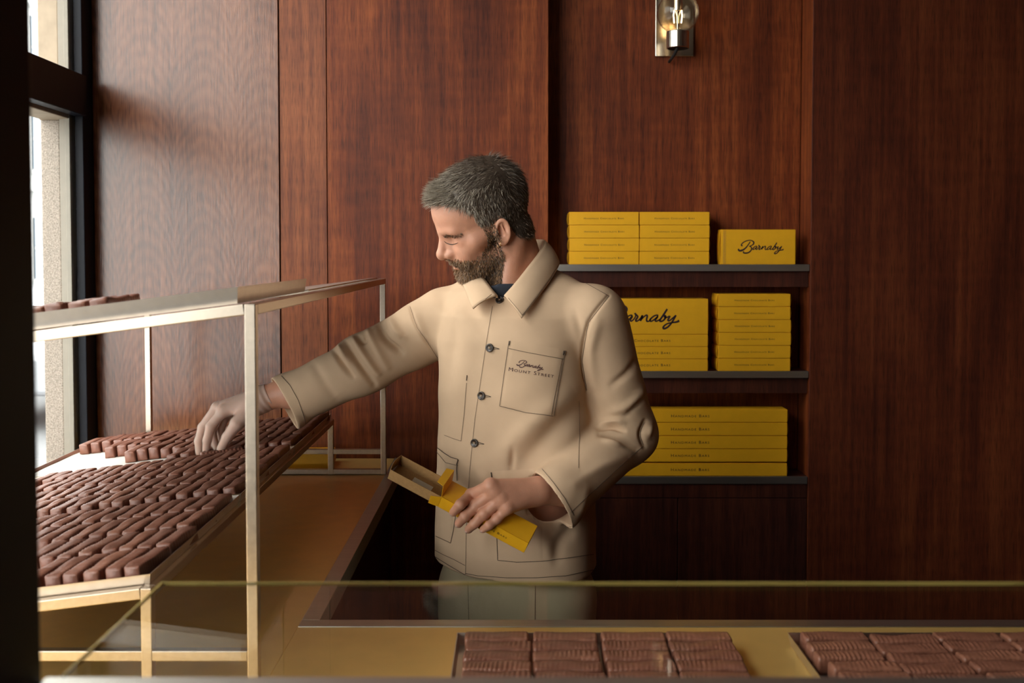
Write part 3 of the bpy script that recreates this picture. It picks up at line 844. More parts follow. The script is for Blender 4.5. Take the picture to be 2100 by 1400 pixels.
def sdf_mesh(f, lo, hi, h):
    lo = np.array(lo, np.float32); hi = np.array(hi, np.float32); Bk = 8
    nb = np.ceil((hi - lo) / (h * Bk)).astype(int)
    n = nb * Bk
    ax = [np.arange(k) for k in nb]
    g = np.stack(np.meshgrid(*ax, indexing='ij'), -1).reshape(-1, 3)
    cen = lo + (g * Bk + (Bk - 1) / 2).astype(np.float32) * h
    dc = f(cen.astype(np.float32))
    act = np.abs(dc) < Bk * h * .87 * 1.7
    D = np.repeat(np.repeat(np.repeat(dc.reshape(nb), Bk, 0), Bk, 1), Bk, 2).astype(np.float32)
    o3 = np.stack(np.meshgrid(*[np.arange(Bk)] * 3, indexing='ij'), -1).reshape(-1, 3)
    ga = g[act]
    Dv = D.reshape(nb[0], Bk, nb[1], Bk, nb[2], Bk)
    for s in range(0, len(ga), 400):
        gg = ga[s:s+400]
        pts = lo + ((gg[:, None, :] * Bk + o3[None]).astype(np.float32) * h)
        d = f(pts.reshape(-1, 3).astype(np.float32)).reshape(len(gg), Bk, Bk, Bk)
        for q, b in enumerate(gg):
            Dv[b[0], :, b[1], :, b[2], :] = d[q]
    D = Dv.reshape(n)
    S = D < 0
    c = [S[i:n[0]-1+i, j:n[1]-1+j, k:n[2]-1+k] for i in (0, 1) for j in (0, 1) for k in (0, 1)]
    al = c[0].copy(); an = c[0].copy()
    for x in c[1:]: al &= x; an |= x
    mixed = an & ~al
    idx = np.argwhere(mixed)
    ids = np.full(mixed.shape, -1, np.int32); ids[mixed] = np.arange(len(idx))
    acc = np.zeros((len(idx), 3), np.float32); cnt = np.zeros(len(idx), np.float32)
    cor = [(i, j, k) for i in (0, 1) for j in (0, 1) for k in (0, 1)]
    val = {q: D[idx[:, 0]+q[0], idx[:, 1]+q[1], idx[:, 2]+q[2]] for q in cor}
    for q in cor:
        for a in range(3):
            if q[a] == 0:
                r = list(q); r[a] = 1; r = tuple(r)
                v0, v1 = val[q], val[r]; m = (v0 < 0) != (v1 < 0)
                t = np.where(m, v0 / np.where(m, v0 - v1, 1), 0)
                p = np.zeros((len(idx), 3), np.float32) + V(*q); p[:, a] = t
                acc[m] += p[m]; cnt[m] += 1
    vert = lo + (idx + acc / cnt[:, None]) * h
    quads = []
    for a in range(3):
        b, c_ = (a + 1) % 3, (a + 2) % 3
        s0 = [slice(None)] * 3; s1 = [slice(None)] * 3
        s0[a] = slice(0, -1); s1[a] = slice(1, None)
        ch = S[tuple(s0)] != S[tuple(s1)]
        e = np.argwhere(ch)
        e = e[(e[:, b] > 0) & (e[:, c_] > 0) & (e[:, b] < n[b]-1) & (e[:, c_] < n[c_]-1)]
        neg = S[e[:, 0], e[:, 1], e[:, 2]]
        q = []
        for (ob, oc) in ((1, 1), (0, 1), (0, 0), (1, 0)):
            t = e.copy(); t[:, b] -= ob; t[:, c_] -= oc
            q.append(ids[t[:, 0], t[:, 1], t[:, 2]])
        q = np.stack(q, 1)
        q[~neg] = q[~neg][:, ::-1]
        quads.append(q)
    return vert.astype(np.float32), np.concatenate(quads).astype(np.int32)
def vnormals(v, q):
    a = v[q[:, 2]] - v[q[:, 0]]; b = v[q[:, 3]] - v[q[:, 1]]
    fn = np.cross(a, b); nn = np.zeros_like(v)
    for k in range(4): np.add.at(nn, q[:, k], fn)
    return nn / (np.linalg.norm(nn, axis=1, keepdims=True) + 1e-12)
def relax(v, q, it=2, lam=.5):
    for _ in range(it):
        s = np.zeros_like(v); c = np.zeros(len(v), np.float32)
        for k in range(4):
            j = q[:, (k + 1) % 4]
            np.add.at(s, q[:, k], v[j]); np.add.at(c, q[:, k], 1)
            np.add.at(s, j, v[q[:, k]]); np.add.at(c, j, 1)
        v = v + lam * (s / c[:, None] - v)
    return v.astype(np.float32)

# ================================================================== the man: frames
YAWT = R(22)
FT_ = Vector((-math.sin(YAWT), -math.cos(YAWT), 0)); LT_ = Vector((math.cos(YAWT), -math.sin(YAWT), 0))
TC = P(1057, 900, 2.12)                                  # torso axis
hY, hP, hR = R(70), R(24), R(10)
Fh0 = Vector((-math.sin(hY), -math.cos(hY), 0)); Lh0 = Vector((math.cos(hY), -math.sin(hY), 0))
Fh = Fh0 * math.cos(hP) - Vector((0, 0, 1)) * math.sin(hP)
Uh0 = Vector((0, 0, 1)) * math.cos(hP) + Fh0 * math.sin(hP)
Lh = Lh0 * math.cos(hR) - Uh0 * math.sin(hR)
Uh = Uh0 * math.cos(hR) + Lh0 * math.sin(hR)
HC = P(996, 461, 2.10)
HM = np.array([tuple(Lh), tuple(Fh), tuple(Uh)], np.float32)   # rows: local axes
def to_head(p): return (p - nv(HC)) @ HM.T
def from_head(x, y, z): return HC + Lh * x + Fh * y + Uh * z

def head_sdf(p):
    q = to_head(p)
    s = q.copy(); s[:, 0] = np.abs(s[:, 0])
    d = ell(q, (0, -.012, .052), (.0745, .096, .084))
    d = smin(d, ell(q, (0, .040, .050), (.061, .060, .062)), .03)
    d = smin(d, ell(q, (0, .040, -.020), (.057, .048, .062)), .03)
    d = smin(d, ell(q, (0, .042, -.058), (.048, .046, .034)), .02)
    d = smin(d, cone(s, (.052, -.002, -.048), (.020, .072, -.078), .018, .016), .02)
    d = smin(d, ell(q, (0, .077, -.077), (.020, .016, .016)), .018)
    d = smin(d, cone(s, (.052, .050, -.008), (.058, .010, .002), .016, .012), .02)         # cheekbone
    d = smin(d, ell(s, (.030, .074, -.028), (.020, .014, .024)), .02)
    d = smin(d, cone(s, (.0, .0915, .026), (.036, .081, .025), .0095, .009), .014)          # brow
    d = smax(d, -ell(s, (.033, .104, .006), (.019, .017, .0125)), .014)                     # socket
    d = smin(d, ell(s, (.033, .0700, .003), (.0160, .0140, .0115)), .012)                                     # lids
    d = smin(d, cone(q, (0, .092, .022), (0, .1105, -.014), .0075, .0095), .010)            # nose bridge
    d = smin(d, cone(s, (.007, .086, .012), (.0115, .094, -.020), .008, .008), .010)
    d = smin(d, sph(q, (0, .1125, -.0195), .0112), .007)
    d = smin(d, ell(s, (.0125, .099, -.0235), (.0078, .0115, .0085)), .006)
    d = smax(d, -ell(s, (.0065, .1055, -.0315), (.0035, .006, .004)), .003)
    d = smin(d, ell(q, (0, .086, -.042), (.026, .012, .014)), .012)                          # upper lip mound
    d = smin(d, cone(s, (0, .0965, -.0485), (.021, .084, -.052), .0048, .003), .004)
    d = smin(d, cone(s, (0, .0945, -.0580), (.019, .083, -.0545), .0055, .003), .004)
    d = smax(d, -cone(s, (0, .103, -.0532), (.024, .0885, -.0532), .0022, .0016), .003)
    d = smax(d, -ell(q, (0, .100, -.0705), (.022, .010, .007)), .008)
    # ears
    e = (s - V(.0755, -.003, -.004)) * 1.2
    ca, sa = math.cos(R(14)), math.sin(R(14))
    e2 = e.copy(); e2[:, 1] = e[:, 1]*ca + e[:, 2]*sa; e2[:, 2] = -e[:, 1]*sa + e[:, 2]*ca
    e2[:, 0] = e2[:, 0] + .35 * e2[:, 1] - .003
    out = ell(e2, (0, 0, 0), (.0075, .0185, .031))
    rim = np.abs(np.sqrt((e2[:, 1]/.0150)**2 + (e2[:, 2]/.0270)**2) - 1) * .015
    rim = np.sqrt(rim**2 + (e2[:, 0] - .005)**2) - .0036
    out = smin(out, rim, .004)
    out = smax(out, -ell(e2, (.0065, .001, .005), (.0085, .0100, .0170)), .003)
    out = smin(out, cone(e2, (.003, .002, .017), (.0045, -.005, -.008), .0026, .0028), .003)
    out = smax(out, -sph(e2, (.007, .007, -.006), .0055), .003)
    out = smin(out, sph(e2, (.003, .0155, -.006), .0045), .004)
    out = smin(out, ell(e2, (.001, .003, -.028), (.0050, .009, .0095)), .006)
    d = smin(d, out / 1.2, .004)
    return d
NB = P(1058, 600, 2.14)
def neck_sdf(p):
    d = cone(p, from_head(0, -.028, -.03), NB + Vector((.0, .01, 0)), .056, .062)
    d = smin(d, cone(p, from_head(0, -.034, -.01), NB + Vector((.008, .02, .0)), .036, .052), .03)
    sm = cone(p, from_head(.055, -.03, -.045), P(1034, 600, 2.075), .012, .010)               # neck muscle
    d = smin(d, sm, .02)
    d = smin(d, cone(p, P(990, 582, 2.10), P(1018, 600, 2.10), .014, .016), .03)
    return d

SR, ER, CR = P(915, 657, 2.20), P(748, 745, 2.25), P(583, 827, 2.29)
SL_, EL, CL = P(1216, 652, 2.06), P(1284, 888, 2.12), P(1133, 1026, 1.935)
WR, WL = P(546, 815, 2.305), P(1108, 1006, 1.925)

# held box frame
BA = on_plane(905, 1018, (0, 1.888, 0), Vector((0, 1, 0)))
e1 = Vector((.155, -.03, -.075)).normalized()
e3 = Vector((.0091, -.017, .0255)); e3 = (e3 - e1 * e3.dot(e1)).normalized()
e2 = e3.cross(e1).normalized()
BT, BW, BL = .029, .050, .187
def bx(s, u, v): return BA + e1 * s + e2 * u + e3 * v
def on_front(px, py, off): return on_plane(px, py, BA - e2 * off, e2)
def on_top(px, py, off): return on_plane(px, py, BA + e3 * off, e3)

RHAND = dict(
    index=[P(458, 843, 2.285), P(432, 874, 2.275), P(425, 902, 2.278), P(423, 925, 2.285)],
    middle=[P(446, 836, 2.310), P(416, 876, 2.305), P(408, 904, 2.305), P(409, 928, 2.305)],
    ring=[P(450, 842, 2.335), P(434, 882, 2.330), P(438, 905, 2.325), P(446, 920, 2.315)],
    pinky=[P(464, 848, 2.355), P(452, 880, 2.35), P(456, 900, 2.345), P(463, 912, 2.335)],
    thumb=[P(520, 840, 2.285), P(486, 868, 2.262), P(466, 896, 2.262), P(453, 920, 2.275)])
RR = dict(index=(.0115, .0100, .0088, .0075), middle=(.0118, .0102, .009, .0078), ring=(.0112, .0095, .0084, .0072), pinky=(.0105, .0085, .0075, .0065), thumb=(.0165, .0128, .0108, .0085))
def rhand_sdf(p):
    d = cone(p, P(600, 795, 2.305), WR, .033, .0265)
    for k in ('index', 'middle', 'ring', 'pinky'):
        d = smin(d, cone(p, WR + (RHAND[k][0] - WR) * .12, RHAND[k][0], .022, .0128), .016)
    d = smin(d, cone(p, WR + Vector((-.01, -.005, -.004)), RHAND['thumb'][1], .023, .0135), .018)
    fd = None
    for k in RHAND:
        c = chain(p, RHAND[k], RR[k], .004)
        fd = c if fd is None else smin(fd, c, .0022)
    return smin(d, fd, .007)

LH = {}
for k, (a, b, c, t) in dict(
        index=((1006, 996), (966, 1014), (944, 1034), (930, 1050)),
        middle=((1014, 1008), (977, 1036), (954, 1058), (941, 1073)),
        ring=((1027, 1022), (992, 1054), (972, 1074), (961, 1085)),
        pinky=((1040, 1040), (1019, 1064), (1003, 1077), (991, 1085))).items():
    q = [P(*a, 1.872 if k != 'pinky' else 1.870), on_top(*b, .0095), on_front(*c, .0085), on_front(*t, .0078)]
    LH[k] = q
LR = dict(index=(.0128, .0108, .0098, .0084), middle=(.0128, .0110, .0098, .0084), ring=(.0124, .0104, .0092, .0080), pinky=(.0110, .0090, .0082, .0070))
TH = [P(1075, 1012, 1.925), bx(.115, .058, .004), bx(.085, .062, -.010), bx(.062, .061, -.016)]
def lhand_sdf(p):
    d = cone(p, P(1175, 1000, 2.0), WL, .034, .0265)
    for k in LH:
        d = smin(d, cone(p, WL + (LH[k][0] - WL) * .15, LH[k][0], .021, .0138), .014)
    fd = None
    for k in LH:
        c = chain(p, LH[k], LR[k], .004)
        for j in (0, 1):
            c = smin(c, sph(p, LH[k][j] + Vector((0, -.002, .002)), LR[k][j] * 1.02), .004)
        fd = c if fd is None else smin(fd, c, .0014)
    d = smin(d, fd, .006)
    d = smin(d, chain(p, TH, (.018, .0125, .0108, .0085), .004), .008)
    return d

def torso_sdf(p, tab, n_exp=2.5):
    """stack of turned super-ellipses; TAB rows: z, a (across), b (front to back), centre offset along facing"""
    z = p[:, 2]
    tz = np.array([r[0] for r in tab], np.float32); o = np.argsort(tz)
    f = lambda i: np.interp(z, tz[o], np.array([r[i] for r in tab], np.float32)[o]).astype(np.float32)
    a, b, cf, cl = f(1), f(2), f(3), f(4)
    qx = (p[:, 0] - TC.x) * LT_.x + (p[:, 1] - TC.y) * LT_.y - cl
    qf = (p[:, 0] - TC.x) * FT_.x + (p[:, 1] - TC.y) * FT_.y - cf
    g = ((np.abs(qx) / a)**n_exp + (np.abs(qf) / b)**n_exp)**(1 / n_exp)
    d = (g - 1) * np.minimum(a, b)
    return smax(d, smax(z - tz.max(), tz.min() - z, .01), .03)
zy = lambda y: P(1050, y, 2.05).z
BODY_TAB = [(zy(575), .10, .075, -.03, -.005), (zy(640), .150, .095, -.01, .0), (zy(720), .150, .105, 0, 0), (zy(900), .138, .098, 0, 0), (zy(1050), .145, .10, 0, 0), (zy(1200), .150, .105, 0, 0), (.80, .15, .11, 0, 0)]
HIP_R, HIP_L = TC - LT_ * .08, TC + LT_ * .085
def legp(h, z, f=0.0): return Vector((h.x, h.y, z)) + FT_ * f
def body_core(p):
    d = torso_sdf(p, BODY_TAB)
    d = smin(d, neck_sdf(p), .03)
    d = smin(d, cone(p, NB + Vector((.0, .02, -.02)), SL_, .06, .05), .03)
    d = smin(d, cone(p, NB + Vector((.0, .02, -.02)), SR, .06, .05), .03)
    d = smin(d, chain(p, [SL_, EL, P(1165, 1000, 1.985), WL], (.05, .042, .034, .0265), .02), .03)
    d = smin(d, chain(p, [SR, ER, P(610, 805, 2.305), WR], (.05, .042, .034, .0265), .02), .03)
    for h in (HIP_R, HIP_L):
        d = smin(d, chain(p, [legp(h, .84), legp(h, .47, .02), legp(h, .10, -.01), legp(h, .05, -.01)], (.082, .056, .040, .040), .02), .03)
        d = smin(d, cone(p, legp(h, .045, -.02), legp(h, .035, .12), .036, .026), .02)
    return d
def body_all(p):
    d = body_core(p)
    d = smin(d, head_sdf(p), .012)
    d = smin(d, rhand_sdf(p), .006)
    return smin(d, lhand_sdf(p), .006)
def bounds(pts, m):
    a = np.array([tuple(p) for p in pts]); return a.min(0) - m, a.max(0) + m
parts = []
parts.append(sdf_mesh(lambda p: smin(head_sdf(p), smin(neck_sdf(p), body_core(p), .03), .012), tuple(HC + Vector((-.19, -.19, -.20))), tuple(HC + Vector((.19, .19, .20))), .0021))
HV, HQ = parts[0]
lo, hi = bounds([q for k in RHAND.values() for q in k] + [WR, P(600, 800, 2.3)], .045)
parts.append(sdf_mesh(lambda p: smin(body_core(p), rhand_sdf(p), .006), lo, hi, .0017))
lo, hi = bounds([q for k in LH.values() for q in k] + [WL, P(1165, 1000, 1.98)] + TH, .042)
parts.append(sdf_mesh(lambda p: smin(body_core(p), lhand_sdf(p), .006), lo, hi, .0016))
parts.append(sdf_mesh(lambda p: body_core(p) + .0015, (-.62, 1.80, 0.0), (.36, 2.45, zy(560)), .009))
vs = []; qs = []; off = 0
for (v, q) in parts:
    v = relax(v, q, 1, .4)
    vs.append(v); qs.append(q + off); off += len(v)
bv, bq = np.concatenate(vs), np.concatenate(qs)
person = tag(obj('person', mesh_of('person', bv, bq, True), M['skin']), 'man in beige work jacket reaching for a bar, holding an open yellow box', 'person')

# ------------------------------------------------------------------ hair, beard, brows
hn = vnormals(HV, HQ)
hl_ = to_head(HV)
hx, hy_, hz = np.abs(hl_[:, 0]), hl_[:, 1], hl_[:, 2]
def lerp(x, xs, ys): return np.interp(x, xs, ys)
front_line = lerp(hy_, [-.12, -.06, -.035, -.012, .010, .032, .040, .055, .075, .10], [-.052, -.050, -.030, .030, .018, .020, .050, .072, .083, .088])
is_hair = (hz > front_line) & ~((hx > .078))
beard_top = lerp(hy_, [-.02, .012, .028, .05, .07, .085, .12], [.02, .012, -.018, -.040, -.045, -.0385, -.0385])
in_front = hy_ > .004
lip_gap = ((hz + .0535)**2 / .0075**2 + (hx / .020)**2 < 1) & (hy_ > .078)
beard_top = beard_top + np.random.normal(0, .0035, len(beard_top))
is_beard = in_front & (hz < beard_top) & (hz > -.108) & ~lip_gap & (hl_[:, 1] > lerp(hz, [-.11, -.085, -.06, .02], [.035, .02, .006, .004])) & (hx < .074)
side = (hy_ > .006) & (hy_ < .030) & (hz < .03) & (hz > -.02)
def strands(mask, count, length, comb, name, mats, wts, width=.00075, spread=.25, seed=1, lift=.0):
    rg_ = np.random.RandomState(seed)
    ids_ = np.nonzero(mask)[0]
    pick = rg_.choice(ids_, count)
    base = HV[pick] + rg_.normal(0, .0009, (count, 3)); nn = hn[pick]
    L = hl_[pick]
    cdir = comb(L) @ HM                              # local to world
    ln = length(L) * rg_.uniform(.7, 1.2, count)
    lf = rg_.uniform(.25, .6, count)[:, None]
    cdir = cdir - nn * np.minimum((cdir * nn).sum(1), 0)[:, None] * .95
    d = nn * (lf + lift) + cdir + rg_.normal(0, spread, (count, 3))
    d /= np.linalg.norm(d, axis=1, keepdims=True)
    d2 = d + cdir * .5 - nn * .25; d2 /= np.linalg.norm(d2, axis=1, keepdims=True)
    sd = np.cross(d, nn + rg_.normal(0, .3, (count, 3))); sd /= np.linalg.norm(sd, axis=1, keepdims=True) + 1e-9
    p0 = base - nn * .0008; p1 = base + d * ln[:, None] * .55; p2 = p1 + d2 * ln[:, None] * .5
    w = width * rg_.uniform(.7, 1.3, count)[:, None]
    v = np.stack([p0 - sd*w, p0 + sd*w, p1 - sd*w*.8, p1 + sd*w*.8, p2 - sd*w*.15, p2 + sd*w*.15], 1).reshape(-1, 3)
    b = (np.arange(count) * 6)[:, None]
    q = np.stack([b + V(0, 1, 3, 2).astype(int), b + V(2, 3, 5, 4).astype(int)], 1).reshape(-1, 4)
    me = mesh_of(name, v.astype(np.float32), q.astype(np.int32), True)
    for m in mats: me.materials.append(m)
    W = wts(L)
    u = rg_.uniform(0, 1, count); cum = np.cumsum(W, 1)
    mi = (u[:, None] > cum).sum(1).clip(0, len(mats) - 1)
    me.polygons.foreach_set('material_index', np.repeat(mi, 2).astype(np.int32))
    return obj(name, me, None, person)
def comb_hair(L):
    c = np.zeros_like(L)
    top = np.clip((L[:, 2] - .06) / .06, 0, 1)
    c[:, 1] = top * .9 + (1 - top) * .15
    c[:, 2] = -(1 - top) * .75 - .05
    c[:, 0] = np.sign(L[:, 0]) * top * .15
    fr_ = (L[:, 1] > .055) & (L[:, 2] > .05); c[fr_, 2] += .45
    back = L[:, 1] < -.05
    c[back, 1] = -.1; c[back, 2] = -.8
    return c
def grey_lit_w(L):
    g = np.clip((L[:, 1] + .035) / .135, 0.05, .72)  # paler towards the front: grey hair plus light painted into strand colour
    g = np.where(L[:, 2] < .03, np.maximum(g, .15) * .85, g)
    m = (1 - g) * .55
    return np.stack([1 - g - m, m, g], 1)
def len_hair(L):
    t = np.clip((L[:, 2] - .03) / .07, 0, 1)
    return .0085 + .014 * t + .001 * t
hm_ = [M['hair_dark'], M['hair_mid'], M['hair_grey']]
# hair cap under the strands
inv = is_hair
capv = HV + hn * (.0028 + .0035 * np.clip((hz - .04) / .06, 0, 1) * np.clip((hz - front_line) / .012, 0, 1))[:, None]
fm = inv[HQ].all(1)
used = np.unique(HQ[fm]); rem = np.full(len(HV), -1, np.int32); rem[used] = np.arange(len(used))
hair = obj('hair', mesh_of('hair', capv[used], rem[HQ[fm]], True), M['hair_dark'], person)
h2 = strands(is_hair, 32000, len_hair, comb_hair, 'hair_strands', hm_, grey_lit_w, .00045, .20, 3, lift=-.16)
h2.parent = hair
def comb_beard(L):
    c = np.zeros_like(L); c[:, 2] = -.85; c[:, 1] = .25
    mous = (L[:, 2] > -.052) & (L[:, 1] > .08)
    c[mous, 0] = np.sign(L[mous, 0]) * .5
    return c
beard = strands(is_beard | side, 15000, lambda L: .0042 + .0038 * np.clip((-.045 - L[:, 2]) / .04, 0, 1) + .002 * (L[:, 1] > .07), comb_beard, 'beard', [M['beard_a'], M['beard_b'], M['hair_dark']],
        lambda L: np.stack([np.full(len(L), .50), .20 + .28 * np.clip((L[:, 1] - .03) / .06, 0, 1), np.full(len(L), .3)], 1), .00055, .32, 5)
brow = (np.abs(hz - .0170 - .003 * np.sin(hx * 60)) < .0032) & (hx > .012) & (hx < .052) & (hy_ > .05)
def comb_brow(L):
    c = np.zeros_like(L); c[:, 0] = np.sign(L[:, 0]) * .8; c[:, 2] = -.1; return c
for sg in (-1, 1):
    strands(brow & (hl_[:, 0] * sg > 0), 190, lambda L: np.full(len(L), .0055), comb_brow, 'eyebrow', [M['beard_a'], M['hair_mid']], lambda L: np.stack([np.full(len(L), .5), np.full(len(L), .5)], 1), .00045, .2, 8)
# earrings
bvh_p = BVHTree.FromPolygons([tuple(v) for v in bv], [tuple(q) for q in bq])
def hit(bvh, px, py):
    r = bvh.ray_cast(Vector((0, 0, CAMZ)), ray(px, py).normalized())
    return r[0], r[1]
lash = [hit(bvh_p, x, y)[0] for x, y in smooth_line([(911,494.5),(916,498.5),(924,501),(932,500.5),(939,497.5)], 4)]
lash = [q_ + Vector((0, -.0006, 0)) for q_ in lash if q_ is not None]
MB().tube(lash, [.0003 + .0006 * math.sin(math.pi * (i + 1) / (len(lash) + 1)) for i in range(len(lash))], 6).build('eyelash', M['hair_dark'], person, smooth=True)
for (px, py, rr) in ((1021, 501, .0050), (1027, 497, .0043)):
    h, nrm = hit(bvh_p, px, py)
    if h is None: h = P(px, py, 2.02); nrm = Vector((0, -1, 0))
    c = h - Vector((0, .0008, .0028))
    ax = Vector((.25, -1, 0)).normalized()
    pts = [c + (Fh0 * math.cos(a) * .35 + ax * math.cos(a) * .8 + Vector((0, 0, 1)) * math.sin(a)) * rr for a in np.linspace(0, 2*math.pi, 20, endpoint=False)]
    MB().tube(pts, .0009, 6, closed=True).build('hoop_earring', M['gold'], person, smooth=True)
# nails of the visible hand
for k in LH:
    a, b = LH[k][2], LH[k][3]; d = (b - a).normalized()
    out = (-e2 + Vector((0, -.6, .3))).normalized(); out = (out - d * out.dot(d)).normalized(); sdv = d.cross(out)
    c = b + d * .001 + out * (LR[k][3] * .90)
    mb = MB()
    mb.grid(lambda u, v: c + d * ((u - .5) * .0105) + sdv * ((v - .5) * .0095 * (1 - .25*(2*u-1)**4)) - out * (.0035 * (2*v-1)**2 + .0018 * max(0, 2*u-1)**2) + out * .0006, 6, 6)
    mb.build('fingernail', M['nail'], person, smooth=True, solid=.0006)
# glove on the reaching hand
gv, gq = sdf_mesh(lambda p: smax(rhand_sdf(p) - .0016 - .0012 * np.sin(p[:, 0] * 420 + p[:, 2] * 240) * np.clip((p[:, 0] + .60) / .05, 0, 1), (p @ nv((WR - P(480, 850, 2.3)).normalized())) - float(nv(P(556, 812, 2.3)) @ nv((WR - P(480, 850, 2.3)).normalized())), .002),
                  *bounds([q for k in RHAND.values() for q in k] + [WR], .045), .0018)
gm = bpy.data.materials.new('clear_vinyl_glove'); gm.use_nodes = True
nt = gm.node_tree; pb = nt.nodes['Principled BSDF']
pb.inputs['Base Color'].default_value = (.95, .80, .69, 1); pb.inputs['Roughness'].default_value = .22
tn = nt.nodes.new('ShaderNodeTexNoise'); tn.inputs['Scale'].default_value = 130; tn.inputs['Distortion'].default_value = 1.5
bpn = nt.nodes.new('ShaderNodeBump'); bpn.inputs['Strength'].default_value = .35; bpn.inputs['Distance'].default_value = .002
nt.links.new(tn.outputs['Fac'], bpn.inputs['Height']); nt.links.new(bpn.outputs[0], pb.inputs['Normal'])
trn = nt.nodes.new('ShaderNodeBsdfTransparent'); trn.inputs[0].default_value = (.97, .95, .93, 1)
mxs = nt.nodes.new('ShaderNodeMixShader'); mxs.inputs[0].default_value = .40
nt.links.new(trn.outputs[0], mxs.inputs[1]); nt.links.new(pb.outputs[0], mxs.inputs[2]); nt.links.new(mxs.outputs[0], nt.nodes['Material Output'].inputs['Surface'])
glv = obj('glove', mesh_of('glove', gv, gq, True), gm, person); glv['label'] = 'clear vinyl glove on the reaching hand'
# ================================================================== clothing
JT = [(zy(560), .085, .070, -.045, 0), (zy(600), .135, .100, -.02, 0), (zy(650), .160, .118, 0, 0), (zy(700), .166, .126, .004, 0), (zy(800), .163, .128, .008, 0), (zy(900), .166, .130, .006, .002),
      (zy(1000), .171, .134, .006, .002), (zy(1100), .173, .138, .006, .002), (zy(1230), .174, .140, .006, .002)]
def jacket_solid(p):
    d = torso_sdf(p, JT, 2.3)
    d = smin(d, cone(p, NB + Vector((-.0, .02, -.012)), SL_ + Vector((-.005, 0, 0)), .078, .060), .035)
    d = smin(d, cone(p, NB + Vector((-.01, .03, -.005)), SR, .080, .064), .035)
    return d
def sleeve_l(p):
    return chain(p, [SL_, EL, CL, CL + (CL - EL).normalized() * .05], (.071, .063, .058, .058), .03)
def sleeve_r(p):
    return chain(p, [SR, ER, CR, CR + (CR - ER).normalized() * .05], (.074, .063, .059, .059), .03)
dl = Vector(((CL - EL).x, (CL - EL).y * .30, (CL - EL).z)).normalized(); dr = ((CR - ER).normalized() + Vector((0, -.55, -.02))).normalized()
HEMN = Vector((-.03, .05, -1)).normalized(); HEMP = P(1050, 1190, 1.99)
def jacket_outer(p):
    sl = np.minimum(smax(sleeve_l(p), (p - nv(CL)) @ nv(dl), .0015), smax(sleeve_r(p), (p - nv(CR)) @ nv(dr), .0015))
    return smin(jacket_solid(p), sl, .016)
def jacket_inner(p):
    return smin(jacket_solid(p) + .0065, np.minimum(sleeve_l(p), sleeve_r(p)) + .0055, .014)
def jacket_sdf(p):
    d = smax(jacket_outer(p), -jacket_inner(p), .0015)
    d = smax(d, (p - nv(HEMP)) @ nv(HEMN), .0015)
    d = smax(d, -cone(p, P(1058, 560, 2.135), P(1075, 470, 2.14), .064, .085), .004)
    d = smax(d, -cone(p, P(1028, 578, 1.98), P(1035, 545, 2.06), .003, .040), .004)
    return d
jv, jq = sdf_mesh(jacket_sdf, (-.60, 1.82, zy(1215)), (.37, 2.42, zy(500)), .0029)
jv = relax(jv, jq, 3, .45)
jn = vnormals(jv, jq)
FOLDS = [  # (polyline in px, depth mm, half width px)
 ([(775,655),(787,690),(812,714),(822,722)], -9, 8), ([(800,655),(815,680),(828,690)], 6, 10), ([(752,672),(770,705),(794,752)], 6, 9),
 ([(709,700),(733,744),(767,788)], -9, 7), ([(724,694),(748,728),(775,765)], 6, 7), ([(678,708),(704,750),(722,772)], -7, 6), ([(692,704),(716,742)], 5, 6),
 ([(735,690),(745,702),(752,690)], -4, 6), ([(640,740),(668,790),(690,815)], -3, 12), ([(841,629),(856,671),(898,734)], -4, 4), ([(850,640),(870,690)], 5, 12),
 ([(1228,878),(1254,874),(1278,883)], -8, 6), ([(1235,867),(1262,863),(1278,866)], 5, 7), ([(1231,890),(1261,893),(1306,920)], -7, 7), ([(1240,902),(1275,912)], 5, 7),
 ([(1324,862),(1313,889),(1322,916)], -6, 5), ([(1335,870),(1328,895)], 5, 8), ([(1248,606),(1207,662),(1194,740),(1203,802)], -5, 4), ([(1225,660),(1212,720),(1218,790)], 4, 12),
 ([(1311,732),(1287,764),(1255,790)], -4, 9), ([(1330,790),(1290,830),(1250,845)], 4, 11), ([(1325,815),(1285,850)], -4, 7),
 ([(1195,835),(1130,890),(1060,965)], -9, 26), ([(1180,800),(1100,860),(1030,930)], 5, 26), ([(1052,920),(1048,962)], -4, 7), ([(960,700),(940,800),(935,880)], 3, 24),
 ([(1180,640),(1195,700)], -3, 10), ([(905,610),(930,680),(920,780)], -3, 14), ([(990,960),(1000,1050),(985,1150)], 4, 20), ([(1190,1070),(1150,1110),(1140,1150)], -6, 16), ([(1110,1090),(1130,1150)], 3, 18),
 ([(1205,1000),(1180,1100)], 3, 12), ([(1180,990),(1235,955),(1290,935)], 3, 14), ([(960,640),(1000,690)], -2, 12)]
def fold_apply(v, nrm, folds, msk):
    px = proj_np(v); acc = np.zeros(len(v))
    for (pl, dep, w) in folds:
        pl = [np.array(q, float) for q in smooth_line(pl, 4)]
        best = np.full(len(v), 1e9); tpos = np.zeros(len(v))
        for i in range(len(pl) - 1):
            a, b = pl[i], pl[i+1]; d = b - a
            t = np.clip(((px - a) @ d) / (d @ d + 1e-9), 0, 1)
            dist = np.linalg.norm(px - a - t[:, None] * d, axis=1)
            m = dist < best; best[m] = dist[m]; tpos[m] = (i + t[m]) / (len(pl) - 1)
        acc += dep * (.0017 if pl[0][0] < 850 else .0014) * np.exp(-(best / (w * .85))**2) * (.35 + .65 * np.sin(np.pi * np.clip(tpos, .02, .98)))
    return v + nrm * (acc * msk)[:, None]
viewd = jv - V(0, 0, CAMZ); viewd /= np.linalg.norm(viewd, axis=1, keepdims=True)
io = jacket_outer(jv)
odir = np.where((io < -.0032)[:, None], -jn, jn)
